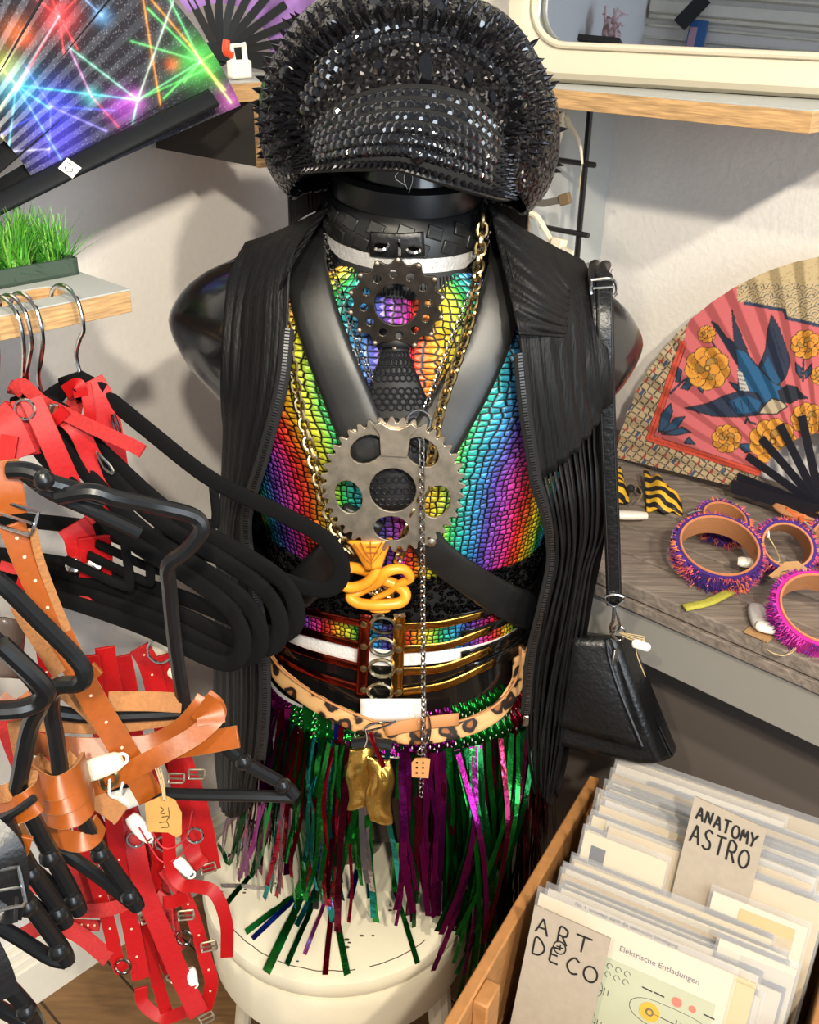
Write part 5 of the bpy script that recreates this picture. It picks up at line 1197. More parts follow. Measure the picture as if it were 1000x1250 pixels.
# things across the room that the mirror shows
BW = -1.70                                           # face of the wall behind the viewer, which the mirror shows
def refl(u, v, a):                                   # the place at depth a whose reflection falls at a pixel
    d = ray(u, v); m0 = mpt(.001, .5, 1.39); t = (m0-EYE).dot(MN)/d.dot(MN); p = EYE+d*t; r = d-MN*(2*d.dot(MN)); return p+r*((a-p.dot(E1))/r.dot(E1))
q0, q1 = refl(700, 60, BW), refl(900, 63, BW); LZ = (q0.z+q1.z)/2; zm = refl(920, 22, BW).z
mo = MB()                                                     # run of moulding high on that wall
for dz0, dz1, t in ((-.02, .02, .05), (-.035, -.02, .03), (-.06, -.05, .015), (.05, .06, .03), (.085, .13, .06), (.15, .16, .02), (-.10, -.092, .012)): mo.rbox(BW+.0005, BW+t, -1.0, 1.19, zm+dz0, zm+dz1)
struct(mo, 'trim_1', trim_m, bevel=.003)
bs = thing('picture_ledge', 'dark narrow ledge on the far wall seen low in the mirror', 'shelf', tuple(room(BW+.03, .3, LZ-.02)))
MB().rbox(BW+.0006, BW+.07, -.9, 1.15, LZ-.018, LZ).build('board', dark_m, bs, bevel=.002)
for k in range(3): MB().rbox(BW+.0006, BW+.05, -.7+k*.8, -.685+k*.8, LZ-.06, LZ-.0181).build('bracket', dark_m, bs)
AP = BW+.035
q = refl(850, 50, AP); b0 = q.dot(E2)
pk = thing('blue_packet', 'small blue and pink packet standing on the ledge seen in the mirror', 'packet', tuple(room(AP, b0, LZ)))
MB().rbox(AP-.006, AP+.006, b0-.030, b0+.034, LZ+.0002, LZ+.105).build('packet', mat('blue_card', (50, 100, 160), .4), pk, bevel=.002)
MB().rbox(AP+.0061, AP+.0066, b0+.004, b0+.030, LZ+.010, LZ+.080).build('print', mat('pink_print', (190, 150, 170), .5), pk)
q = refl(845, 14, AP+.05)
bt = thing('black_card', 'black card hanging tilted above the blue packet seen in the mirror', 'card', tuple(q))
MB().box(q, (.054, .004, .120), Matrix.Rotation(.62, 3, E1) @ frame_z(V(0, 0, 1), E2)).build('card', black_plastic, bt, bevel=.001)
MB().tube([q+V(0, 0, .06)+E2*-.03, refl(858, -25, BW+.002)], .0012, 5).build('string', twine, bt)
def reflb(u, v, b):
    d = ray(u, v); m0 = mpt(.001, .5, 1.39); t = (m0-EYE).dot(MN)/d.dot(MN); p = EYE+d*t; r = d-MN*(2*d.dot(MN)); return p+r*((b-p.dot(E2))/r.dot(E2))
q = reflb(745, 44, 1.13); a0 = q.dot(E1); LC = reflb(745, 60, 1.13).z
ls2 = thing('picture_ledge', 'short dark ledge on the left wall under the pale ornament in the mirror', 'shelf', tuple(room(a0, 1.16, LC-.02)))
MB().rbox(a0-.14, a0+.10, 1.08, 1.1995, LC-.016, LC).build('board', dark_m, ls2, bevel=.002)
for k in (-.1, .06): MB().rbox(a0+k, a0+k+.012, 1.12, 1.1995, LC-.05, LC-.0161).build('bracket', dark_m, ls2)
cn = thing('pale_coral', 'pale pink branching ornament on the ledge seen in the mirror', 'ornament', tuple(room(a0, 1.13, LC)))
pk_m = mat('pale_pink', (222, 190, 190), .6)
for k in range(13):
    a = k*.9
    P = [room(a0, 1.13, LC+.001), room(a0+.02*cos(a*1.7), 1.13+.012*sin(a), LC+.03), room(a0+.05*cos(a*1.3), 1.13+.03*sin(a), LC+.05+.03*sin(a*2.1)), room(a0+.04*cos(a*.9)-.01, 1.13+.03*sin(a*1.2), LC+.065+.04*sin(a*1.4)**2)]
    MB().tube(cr(P, 14), .007, 7, scale=[1-.6*i/13 for i in range(14)]).build('branch', pk_m, cn)
# wire grid with cream clips on the wall under the shelf
gw = thing('wire_grid', 'black wire display grid hanging under the mirror shelf', 'grid', tuple(room(1.15, .85, .95)))
for b in (.778, .90, 1.02, 1.14): MB().tube([room(1.15, b, .98), room(1.15, b, 1.318)], .0040 if b < .8 else .003, 8).build('upright_wire', black_plastic, gw)
for z in (1.256, 1.168, 1.08): MB().tube([room(1.147, .761, z), room(1.147, 1.16, z)], .0036, 8).build('cross_wire', black_plastic, gw)
cl = thing('clip_hanger', 'cream plastic clip hanger dangling from the wire grid beside the cap', 'hanger', tuple(room(1.13, .81, 1.2)))
cp = lambda l, a=1.12: [ata(u, v, a) for u, v in l]
MB().tube(cr(cp([(676, 139), (690, 143), (694, 150), (703, 164), (709, 180), (711, 200)]), 16), .003, 8, scale=[1.6-.1*i*.75 for i in range(16)]).build('arm', cream_p, cl)
MB().tube(cr(cp([(688, 145), (684, 160), (680, 176), (673, 186)]), 14), .0038, 8, scale=[1.7-.09*i for i in range(14)]).build('arm', cream_p, cl)
MB().prism([(-.011, -.004), (.006, -.006), (.006, .006), (-.011, .005)], ata(685, 142, 1.118), -E2, V(0, 0, 1), .006).build('hub', cream_p, cl, bevel=.001)
MB().tube(cr(cp([(711, 200), (709, 215), (707, 235)]), 6), .0006, 5).build('thread', twine, cl)
c2 = thing('clip_hanger', 'cream plastic clip hanger with square jaw behind the right shoulder', 'hanger', tuple(room(1.1, .82, 1.14)))
MB().tube(cr(cp([(640, 258), (655, 264), (665, 280), (674, 296)], 1.10), 14), .0042, 8).build('arm', cream_p, c2)
MB().box(ata(682, 298, 1.095), (.018, .014, .015), frame_z(V(.2, .1, 1), E2)).build('jaw', cream_p, c2, bevel=.002)
MB().prism([(0, 0), (.016, 0), (.016, .006), (0, .008)], ata(688, 309, 1.09), -E2, V(0, 0, 1), .004).build('jaw_tip', cream_p, c2)
br = thing('shelf_clamp', 'grey metal clamp arm with wooden tip gripping the shelf bracket', 'clamp', tuple(room(1.1, .83, 1.2)))
MB().sweep(cp([(640, 247), (665, 248), (684, 244)], 1.10), -E1, flatprof(.009, .006)).build('arm', mat('grey_metal', (120, 114, 105), .5, .4), br, bevel=.001)
MB().sweep(cp([(684, 245), (696, 241)], 1.098), -E1, flatprof(.014, .007)).build('tip', mat('brown_wood', (120, 98, 70), .7), br, bevel=.001)

# ---------------------------------------------------------------- plank shelf
pl = thing('plank_shelf', 'weathered dark plank shelf with pale grey front board along right wall', 'shelf', tuple(room(1.07, .1, .73)))
PZ = .85
plank = mat('weathered_plank', (122, 110, 100), .8, bump=.5, scale=16, var=.3, stretch=(7, 7, 7))
def plank_mat():
    m = mat('weathered_plank'); nt = m.node_tree
    for n in nt.nodes:
        if n.type == 'TEX_NOISE':
            for l in list(nt.links):
                if l.to_node == n and l.to_socket.name == 'Vector': nt.links.remove(l)
            mp = nt.nodes.new('ShaderNodeMapping'); mp.inputs['Rotation'].default_value = (0, 0, atan2(E2.y, E2.x)*-1); mp.inputs['Scale'].default_value = (.8, 9, 9); tc = nt.nodes.new('ShaderNodeTexCoord'); nt.links.new(tc.outputs['Object'], mp.inputs[0]); nt.links.new(mp.outputs[0], n.inputs['Vector'])
plank_mat()
edges = [.905, .968, 1.031, 1.094, 1.157, 1.205, 1.298]
for k in range(6):
    MB().rbox(edges[k]+.0022, edges[k+1]-.0022, -.55, 1.16, PZ-.018-(.001*(k % 2)), PZ-.0012*(k % 3)).build('plank', plank, pl, bevel=.002)
MB().rbox(.912, .930, -.55, 1.16, PZ-.098, PZ-.0205).build('front_board', mat('grey_front_board', (138, 134, 127), .6, bump=.08, scale=30), pl, bevel=.001)
MB().rbox(.905, .911, -.55, 1.16, PZ-.032, PZ-.0195).build('rough_edge', plank, pl, bevel=.001)
MB().rbox(1.28, 1.298, -.55, 1.16, PZ-.098, PZ-.0195).build('wall_batten', dark_m, pl)
for b in (-.4, .45, 1.1): MB().rbox(.930, 1.28, b, b+.02, PZ-.098, PZ-.0195).build('bearer', dark_m, pl)
MB().rbox(1.02, 1.038, -.55, 1.16, 0.001, PZ-.0985).build('back_panel', mat('shaded_wall_tone', (98, 88, 81), .8), pl)  # sheet standing in for the wall below, its shade put into the colour

# ---- swallow fan
sf = thing('swallow_fan', 'open paper fan printed with blue swallow and orange flowers on pink', 'fan', tuple(room(1.2, .405, PZ)))
FB, FZ = .405, .880
def sfp(th, r, lift=0): z = FZ+r*sin(th); return room(1.185+(z-PZ)*.26-lift, FB+r*cos(th), z)
def Z(x, y): return (750+.25*x, 330+.25*y)
def zl(l): return [Z(*p) for p in l]
rng2 = np.random.default_rng(5)
def swallow(X, Y):
    n = X.size; c = np.tile(lin(212, 104, 108), (n, 1)); dk = lin(38, 36, 48); blot = rng2.random(n)
    def fill(m, col): c[m] = lin(*col)
    def poly(pts, col, outline=True, w_=.8):
        q = zl(pts); fill(in_poly(X, Y, q), col)
        if outline: fill(poly_d(X, Y, q+[q[0]]) < w_, (40, 34, 40))
    # corner pattern outside the red border
    L1, L2, L3 = Z(335, 360), Z(172, 820), Z(740, 1000)
    out = in_poly(X, Y, [L1, L2, L3, (L3[0]+60, L3[1]+130), (600, 700), (600, 330), (L1[0]+8, L1[1]-30)])
    fill(out, (196, 170, 132))
    S1 = (X*.62+Y*.5); S2 = (X*.62-Y*.9); lat = ((np.mod(S1, 7.5) < 1.3) ^ (np.mod(S2, 8.5) < 1.4)); fill(out & lat, (66, 58, 56)); fill(out & (np.mod(S1, 15) < 2.6) & (np.mod(S2, 17) < 6), (170, 72, 56)); fill(out & (np.mod(S1+2, 22) < 3.0) & (np.mod(S2, 25) < 9), (70, 84, 108))
    bd = poly_d(X, Y, [L1, L2, L3]); fill(bd < 4.6, (60, 40, 40)); fill(bd < 3.9, (214, 78, 52)); fill(bd < .5, (170, 50, 40))
    # clouds along the top edge
    cl_ = in_poly(X, Y, zl([(600, 150), (640, 160), (830, 195), (840, 232), (1000, 270), (1300, 330), (1300, -200), (600, -100)])); fill(cl_, (205, 182, 138))
    wv = np.mod(np.hypot(np.mod(X+7*np.floor(Y/11), 18)-9, np.mod(Y, 11)-11), 3.4) < .8; fill(cl_ & wv & (Y > 330+.25*(60+.1*(X-900))), (50, 62, 92)); fill(cl_ & (blot > .93), (150, 120, 80))
    fill((poly_d(X, Y, zl([(640, 160), (830, 195), (840, 232), (1000, 270), (1300, 330)])) < 2.2), (48, 60, 88))
    # leaves and stems
    for p in ([(215, 790), (230, 700), (275, 650), (285, 690), (255, 780)], [(230, 790), (300, 720), (345, 715), (300, 780)], [(230, 800), (330, 765), (375, 790), (300, 805)], [(340, 840), (365, 815), (395, 850), (350, 845)], [(300, 545), (310, 470), (330, 490), (320, 545)], [(325, 575), (360, 530), (390, 545), (360, 585)], [(405, 540), (440, 560), (432, 600), (410, 580)], [(885, 450), (915, 480), (912, 530), (888, 495)], [(930, 500), (965, 455), (965, 500), (935, 530)], [(600, 850), (650, 845), (690, 880), (640, 890)], [(560, 545), (605, 560), (640, 600), (590, 580)]): poly(p, (36, 74, 106))
    for p in ([(275, 600), (330, 545), (400, 500)], [(925, 420), (922, 540)], [(640, 700), (660, 740), (690, 750)], [(650, 720), (640, 745)], [(480, 350), (500, 390)], [(575, 870), (610, 860)]): fill(poly_d(X, Y, zl(p)) < 1.4, (40, 46, 66))
    # swallow
    nv = (34, 46, 74)
    poly([(475, 250), (500, 262), (545, 325), (590, 355), (660, 470), (610, 470), (555, 390), (510, 310)], nv); poly([(575, 195), (592, 250), (625, 330), (660, 420), (715, 485), (660, 500), (620, 440), (585, 340)], nv)
    poly([(590, 380), (640, 395), (690, 460), (760, 525), (810, 560), (840, 610), (800, 660), (720, 705), (640, 700), (600, 600), (610, 500)], (28, 92, 138))
    poly([(705, 472), (738, 390), (750, 290), (768, 218), (800, 270), (838, 370), (858, 450), (838, 520), (800, 562), (755, 530)], nv); poly([(720, 480), (750, 420), (790, 500), (815, 540), (790, 560)], (30, 84, 126), False)
    poly([(345, 672), (450, 652), (540, 612), (610, 590), (700, 600), (745, 680), (690, 708), (600, 716), (480, 712)], nv); poly([(560, 640), (640, 610), (720, 640), (700, 690), (600, 700)], (28, 86, 130), False)
    for k in range(9): fill(poly_d(X, Y, zl([(380+34*k, 670-5*k), (420+30*k, 705-2*k)])) < .5, (20, 26, 44))
    for k in range(6): fill(poly_d(X, Y, zl([(765+8*k, 260+30*k), (790+10*k, 330+28*k)])) < .5, (18, 24, 42))
    poly([(600, 480), (625, 500), (660, 590), (615, 585)], (196, 190, 180), False); 
    for k in range(5): fill(poly_d(X, Y, zl([(602, 490+20*k), (640, 500+20*k)])) < .5, (50, 60, 80))
    poly([(705, 700), (740, 650), (770, 625), (820, 640), (845, 665), (790, 702)], (190, 172, 142)); poly([(800, 590), (845, 560), (890, 570), (912, 600), (945, 625), (898, 628), (860, 650), (815, 640)], (28, 32, 50))
    # peonies
    for x, y, r, rot in ((455, 478, 112, .2), (452, 312, 46, .5), (935, 362, 76, .1), (1005, 515, 48, .3), (548, 822, 74, .6), (775, 835, 118, 0), (945, 725, 84, .4), (1100, 420, 90, .2), (1150, 640, 90, .1)):
        q = Z(x, y); R_ = r*.25
        for k in range(9):
            a = rot+2*pi*k/9; d = np.hypot(X-q[0]-R_*.64*cos(a), Y-q[1]-R_*.60*sin(a)); fill(d < R_*.38, (70, 44, 26)); fill(d < R_*.38-.9, (228, 158, 54)); fill((d < R_*.2) & (blot > .5), (205, 128, 44))
        for k in range(6):
            a = rot+1+2*pi*k/6; d = np.hypot(X-q[0]-R_*.30*cos(a), Y-q[1]-R_*.28*sin(a)); fill(d < R_*.27, (70, 44, 26)); fill(d < R_*.27-.8, (222, 146, 48) if k % 2 else (176, 132, 56))
        d = np.hypot(X-q[0], Y-q[1]); fill(d < R_*.16, (110, 76, 36)); fill(d < R_*.08, (226, 170, 70))
    c *= (.66+.05*(blot-.5))[:, None]
    return np.clip(c, 0, 1)
T0, T1 = radians(-4), radians(152); NP_ = 26
paint_mesh('leaf', lambda a, b: sfp(T0+(T1-T0)*a, .092+(.302-.092)*b, .0055*(abs(((a*NP_) % 1)-.5)*2)*(.4+.6*b)), 560, 260, swallow, attr_mat('fan_paper_print', .85), sf)
navy = mat('navy_black_stick', (24, 24, 34), .5)
for k in range(11):
    a = T0+(T1-T0)*(k+.5)/11; MB().sweep([sfp(a, r, .004+.0004*k) for r in (-.012, .03, .07, .1, .118)], -E1, flatprof(.0105, .0016)).build('stick', navy, sf)
MB().sweep([sfp(T0+.035, r, .013) for r in (-.014, .05, .1, .118)], -E1, flatprof(.018, .004)).build('guard_stick', navy, sf)
MB().ball(sfp(0, 0, .016), .004, 10, .6).build('pivot', brass, sf)

# ---- furry cuffs on the planks
fur_mats = {'purple': [(58, 30, 110), (95, 40, 140), (200, 70, 110), (225, 120, 70)], 'magenta': [(185, 30, 140), (140, 25, 130), (215, 60, 170), (90, 30, 120)]}
tan_c = mat('tan_cuff_leather', (172, 116, 74), .6, bump=.15, scale=200); orange_l = mat('orange_leather', (205, 104, 52), .55); edge_l = mat('tan_orange_edge', (186, 116, 76), .6)
CG = 'fur covered leather cuffs on the plank shelf'
def cuff(lab, c, R, h, axis, fur, yaw=0, sy=.88, gap=None, rivs=((200,), (235,)), bk=300):
    t = thing('fur_cuff', lab, 'cuff', tuple(c), CG); M = frame_z(axis, E2); c = Vector(c)
    def q(a, r, z): return c+M @ V(r*cos(a), r*sin(a)*sy, z)
    n = 48
    MB().lathe([(R, -h/2), (R, h/2), (R-.0022, h/2), (R-.0022, -h/2)], n, c, M, 1, sy, close=True).build('leather_band', tan_c, t)
    MB().lathe([(R+.0016*cos(2*pi*k/6)-.001, h/2+.0016*sin(2*pi*k/6)) for k in range(6)], n, c, M, 1, sy, close=True).build('top_edge', edge_l, t)
    MB().lathe([(R, -h/2), (R+.004, -h/2), (R+.0055, 0), (R+.004, h/2-.001), (R, h/2-.001)], n, c, M, 1, sy, close=True).build('fur_backing', mat('fur_'+fur+'_backing', fur_mats[fur][0], .95), t)
    for j, col in enumerate(fur_mats[fur]):
        m = MB()
        for k in range(900):
            a = random.uniform(0, 2*pi); z = random.uniform(-h/2, h/2)
            if noise.noise((a*2.2, z*60, j*3.7)) < -.12: continue
            p = q(a, R+.004, z); d = (M @ V(cos(a), sin(a), random.uniform(-.7, .5))+Vector((random.uniform(-.6, .6), random.uniform(-.6, .6), random.uniform(-.5, .3)))).normalized(); s = d.orthogonal().normalized()*.0009; n0 = len(m.v)
            e = p+d*random.uniform(.003, .008); m.v += [p-s, p+s, e]; m.f.append((n0, n0+1, n0+2))
        m.build('fur', mat('fur_%s_%d' % (fur, j), col, .9), t, sharp=0, kind='stuff')
    for (dg,) in rivs: a = radians(dg); inst(rv2, 'rivet', t, q(a, R-.003, 0), frame_z(M @ V(-cos(a), -sin(a), 0)), 1.1)
    a = radians(bk); cc = q(a, R+.007, 0); tx = M @ V(-sin(a), cos(a), 0); tz = M @ V(0, 0, 1)
    P = resample([cc+tx*x*.009+tz*z*h*.62 for x, z in ((-1, -1), (1, -1), (1, 1), (-1, 1))], n=16, closed=True); MB().tube(P, .0012, 6, True).build('buckle', chrome, t)
    MB().sweep([q(a+(.12*k), R+.006+.0007*k, -.001*k) for k in range(-2, 6)], [M @ V(cos(a+.12*k), sin(a+.12*k), 0) for k in range(-2, 6)], roundprof(h*.55, .002, 8)).build('strap_end', tan_c, t, sharp=0)
    return t
ax1 = V(-.10, -.42, .9)
cuff('purple fur cuff with yellow fluff strap nearest the shelf front', room(.985, .440, .885), .045, .030, ax1, 'purple', bk=330, rivs=((120,), (145,)))
cuff('small purple fur cuff behind the biggest purple one', room(1.075, .480, .875), .027, .022, V(0, -.35, .95), 'purple', bk=40)
cuff('tan lined cuff with orange edge under a kraft tag', room(1.055, .393, .882), .029, .032, V(-.1, -.75, .66), 'purple', rivs=((70,), (110,)), bk=250)
cuff('magenta fur cuff at the right edge of the shelf front', room(.945, .303, .882), .043, .032, V(-.1, -.52, .85), 'magenta', bk=240, rivs=((100,), (60,)))
cuff('purple fur cuff at far right behind the kraft tag', room(1.12, .352, .877), .033, .024, V(-.3, -.4, .85), 'purple')
yf = MB()
ylw = thing('yellow_fluff_strap', 'yellow green fluffy strap end lying below the big purple cuff', 'strap', tuple(atz(870, 738, .853)))
MB().sweep(cr([atz(835, 742, .853), atz(865, 735, .855), atz(892, 722, .858)], 10), V(0, 0, 1), roundprof(.012, .005, 10)).build('strap', mat('yellow_felt', (165, 158, 60), .9, bump=.4, scale=200), ylw, sharp=0)
ob = thing('orange_cuff', 'orange leather cuff folded against the swallow fan sticks', 'cuff', tuple(atz(965, 640, .853)))
MB().sweep(cr([atz(952, 612, .875), atz(962, 620, .872), atz(985, 625, .872), atz(1010, 628, .872)], 14), V(-.3, -.4, .8), roundprof(.024, .004, 10)).build('band', tan_c, ob, sharp=0)
MB().sweep(cr([atz(958, 624, .868), atz(975, 632, .866), atz(1005, 634, .866)], 12), V(-.5, -.8, .2), roundprof(.012, .004, 10)).build('edge', orange_l, ob, sharp=0)
MB().tube(cr([atz(978, 632, .868), atz(982, 645, .862), atz(976, 656, .856)], 8), .004, 8).build('strap', orange_l, ob)
MB().ring(atz(985, 646, .865), V(-.3, -1, .3), .008, .0012, 16, 6).build('ring', chrome, ob)
# tags and rings among the cuffs
def box_tag(lab, u, v, z, w_, ln, ang, m=white_plastic):
    t = thing('security_tag', lab, 'tag', tuple(atz(u, v, z))); c = atz(u, v, z); d = -E2*cos(ang)+E1*sin(ang)
    MB().sweep([c+d*ln*(k/8-.5) for k in range(9)], V(0, 0, 1), roundprof(w_, w_*.62, 14), scale=[.75, .96, 1, 1, 1, .97, .92, .86, .7]).build('shell', m, t, sharp=40); return t
box_tag('white security tag between the purple cuff and the tan cuff', 915, 687, .872, .015, .026, .5)
box_tag('grey white security tag in front of the magenta cuff', 925, 752, .858, .018, .040, -1.0, mat('grey_plastic', (190, 186, 182), .4))
box_tag('short white security tag end beside the magenta cuff buckle', 936, 766, .862, .015, .020, .2)
box_tag('white security tag under the tiger print bows', 771, 629, .862, .015, .040, .75)
kt2 = thing('kraft_label', 'kraft label with pencil marks tied over the tan cuff', 'label', tuple(atz(968, 702, .885)))
KP = [atz(938, 703, .892), atz(958, 686, .905), atz(974, 685, .905), atz(997, 703, .897), atz(967, 715, .885)]
nK = (KP[1]-KP[0]).cross(KP[4]-KP[0]).normalized(); nK = nK if nK.z > 0 else -nK
MB().add(KP+[p+nK*.0008 for p in KP], [(4, 3, 2, 1, 0), (5, 6, 7, 8, 9)]+[(i, (i+1) % 5, 5+(i+1) % 5, 5+i) for i in range(5)]).build('card', kraft, kt2)
for l in ([(955, 698), (963, 696), (960, 702)], [(968, 700), (972, 694), (976, 701), (982, 698)]): MB().tube([atz(u, v, .9005) for u, v in l], .0004, 4).build('pen_mark', mat('pencil'), kt2)
MB().tube(cr([atz(938, 655, .915), atz(946, 668, .905), atz(952, 684, .907), atz(948, 686, .907)], 12), .0006, 5).build('twine', twine, kt2)
kt3 = thing('kraft_label', 'kraft label tucked under the grey white security tag', 'label', tuple(atz(925, 775, .853)))
MB().prism([(-.012, -.007), (.016, -.007), (.016, .007), (-.012, .007)], atz(924, 774, .8525), -E2, E1, .0008).build('card', kraft, kt3)
for k in range(2): MB().tube(cr([atz(932, 780, .853), atz(938, 794, .853), atz(958, 800, .853), atz(972, 786+4*k, .856), atz(970, 766, .87)], 20), .0006, 5).build('twine', twine, kt3)
ct = thing('cable_tie', 'white looped cable tie standing behind the tan cuff', 'tie', tuple(atz(942, 648, .86)))
MB().tube(cr([atz(918, 655, .86), atz(930, 648, .87), atz(938, 656, .89), atz(938, 642, .90), atz(945, 638, .90), atz(950, 648, .885)], 20), .0014, 6).build('loop', white_plastic, ct)
wr = thing('wire_ring', 'silver wire ring on its edge left of the purple cuff', 'ring', tuple(atz(821, 662, .855)))
MB().ring(atz(822, 660, .868), V(.9, -.4, .1), .013, .0011, 18, 6, sx=1).build('ring', chrome, wr); MB().ring(atz(824, 662, .868), V(.85, -.5, .1), .012, .0011, 18, 6).build('ring', chrome, wr)
def tiger():
    m = bpy.data.materials.new('tiger_print_cloth'); m.use_nodes = True; nt = m.node_tree; b = nt.nodes['Principled BSDF']; L = nt.links.new
    tc = nt.nodes.new('ShaderNodeTexCoord'); wv = nt.nodes.new('ShaderNodeTexWave'); wv.inputs['Scale'].default_value = 26; wv.inputs['Distortion'].default_value = 5; wv.inputs['Detail'].default_value = 1.5; wv.bands_direction = 'DIAGONAL'; L(tc.outputs['Object'], wv.inputs[0])
    rp = nt.nodes.new('ShaderNodeValToRGB'); rp.color_ramp.interpolation = 'CONSTANT'; rp.color_ramp.elements[0].color = srgb(18, 18, 24); rp.color_ramp.elements[1].position = .52; rp.color_ramp.elements[1].color = srgb(226, 176, 44); L(wv.outputs['Fac'], rp.inputs[0]); L(rp.outputs[0], b.inputs['Base Color']); b.inputs['Roughness'].default_value = .6; return m
tg = tiger()
for lab, pts in (('black and yellow tiger print bow half hidden behind the bag strap', [(718, 592), (757, 572), (774, 590), (768, 612), (722, 628)]), ('black and yellow tiger print bow with fanned edge beside the white tag', [(786, 574), (812, 592), (845, 598), (834, 628), (790, 622)])):
    t = thing('tiger_print_bow', lab, 'bow', tuple(atz(pts[0][0]+20, pts[0][1]+20, .85)))
    q = [atz(u, v, .853+.012*(v < 600)) for u, v in pts]; cc = sum(q, V(0, 0, 0))/5+V(0, 0, .012)
    a_, b_, c_, d_ = q[0], q[1], q[3], q[4]
    MB().grid(lambda a, b: (a_.lerp((b_+q[2])/2 if b > .5 else b_, a)).lerp(d_.lerp(c_, a), b)+V(0, 0, .018*sin(pi*a)*sin(pi*b)+.003*sin(a*14+b*4)), 20, 14).build('loop', tg, t, solid=.003, sharp=0)
    k0 = atz(782, 598, .868); MB().ball(k0 if 'white tag' in lab else k0+V(-.012, .004, 0), .0055, 10).build('knot', mat('black_cloth', (20, 20, 24), .8), t)
    MB().tube(cr([atz(776, 590, .872), atz(784, 602, .874), atz(779, 612, .872)], 8), .0009, 5).build('cord', twine, t)

# ---------------------------------------------------------------- crate of prints
CO = V(.231, .953, 0); CR = V(.877, -.480, 0); CF = V(-.480, -.877, 0)
CW, CLN, CZ, CH = .285, .43, .60, .25
pine = mat('pine_crate', (170, 118, 68), .6, bump=.2, scale=18, var=.15, stretch=(3, 3, 10)); pine_in = mat('pine_board_inside', (150, 108, 68), .7, bump=.2, scale=20, var=.15)
crate = thing('print_crate', 'open pine crate full of sleeved art prints at lower right', 'crate', tuple(CO+CR*CW/2+CF*CLN/2+V(0, 0, CZ-CH)))
def cbox(r0, r1, f0, f1, z0, z1): return MB().box(CO+CR*(r0+r1)/2+CF*(f0+f1)/2+V(0, 0, (z0+z1)/2), (abs(r1-r0), abs(f1-f0), z1-z0), Matrix(((CR.x, CF.x, 0), (CR.y, CF.y, 0), (0, 0, 1))))
TB = .013
for k, (z0, z1) in enumerate(((CZ-CH, CZ-.13), (CZ-.126, CZ))):
    cbox(-TB, 0, -TB, CLN+TB, z0, z1).build('side_board', pine, crate, bevel=.002); cbox(CW, CW+TB, -TB, CLN+TB, z0, z1).build('side_board', pine, crate, bevel=.002)
    cbox(0, CW, -TB, 0, z0, z1-.012).build('back_board', pine, crate, bevel=.002); cbox(0, CW, CLN, CLN+TB, z0, z1).build('front_board', pine, crate, bevel=.002)
cbox(0, CW, 0, CLN, CZ-CH, CZ-CH+.01).build('base_board', pine_in, crate)
for r0 in (0, CW-.016):
    for f0 in (.002, .31): cbox(r0, r0+.016, f0, f0+.03, CZ-CH+.0102, CZ-.02 if f0 < .1 else CZ-.002).build('corner_post', pine, crate, bevel=.002)
st = thing('crate_stand', 'plain low wooden stand under the print crate', 'stand', tuple(CO+CR*CW/2+CF*CLN/2))
cbox(-.03, CW+.03, -.03, CLN+.03, CZ-CH-.022, CZ-CH-.0005).build('top', pine_in, st, bevel=.002)
for r0 in (-.02, CW-.015):
    for f0 in (-.02, CLN-.015): cbox(r0, r0+.035, f0, f0+.035, 0.003, CZ-CH-.0225).build('leg', pine_in, st, bevel=.002)
oc = thing('print_crate', 'second pine crate whose side shows at the right frame edge', 'crate', tuple(CO+CR*(CW+.17)+CF*.2+V(0, 0, CZ-CH)))
X0_ = CW+.034
for a_ in ((X0_, X0_+TB, -.02, .42), (X0_+.18, X0_+.18+TB, -.02, .42)): cbox(*a_, CZ-CH-.02, CZ-.012).build('side_board', pine, oc, bevel=.002)
for a_ in ((X0_+TB, X0_+.18, -.02, -.007), (X0_+TB, X0_+.18, .407, .42)): cbox(*a_, CZ-CH-.02, CZ-.012).build('end_board', pine, oc, bevel=.002)
cbox(X0_+TB, X0_+.18, -.007, .407, CZ-CH-.02, CZ-CH-.01).build('base_board', pine_in, oc)
st2 = thing('crate_stand', 'plain low wooden stand under the second crate at the frame edge', 'stand', tuple(CO+CR*(CW+.17)+CF*.2))
cbox(X0_-.001, X0_+.205, -.03, .43, CZ-CH-.042, CZ-CH-.0205).build('top', pine_in, st2, bevel=.002)
for r0 in (X0_+.01, X0_+.16):
    for f0 in (-.02, .38): cbox(r0, r0+.035, f0, f0+.035, 0.003, CZ-CH-.0425).build('leg', pine_in, st2, bevel=.002)
# sleeved prints, filed back to front, each leaning back
LEAN = .30
up_ = (V(0, 0, 1)*cos(LEAN)-CF*sin(LEAN)).normalized(); nc = (CF*cos(LEAN)+V(0, 0, 1)*sin(LEAN)).normalized()
papers = [mat('paper_%d' % k, c_, .8) for k, c_ in enumerate(((210, 194, 160), (200, 180, 145), (216, 203, 176), (190, 168, 134), (198, 188, 172), (178, 160, 130)))]
sleeve = mat('clear_sleeve', (225, 225, 228), .12, 0, trans=0, alpha=.12, coat=.6)
boardm = mat('grey_board', (165, 152, 136), .9, bump=.1, scale=120, var=.04)
def card(par, f, r0, r1, ztop, th, material, nm='sheet', h=.24, skew=0):
    b = CO+CF*f; zb = CZ-CH+.0115; hh = (ztop-zb)/cos(LEAN); o = b+V(0, 0, zb)+CR*r0; x = (CR+V(0, 0, skew)).normalized()
    m = MB(); w_ = r1-r0; P = [o, o+x*w_, o+x*w_+up_*hh, o+up_*hh]; m.add(P+[p+nc*th for p in P], [(3, 2, 1, 0), (4, 5, 6, 7), (0, 1, 5, 4), (1, 2, 6, 5), (2, 3, 7, 6), (3, 0, 4, 7)])
    return m.build(nm, material, par, smooth=False), o+up_*hh
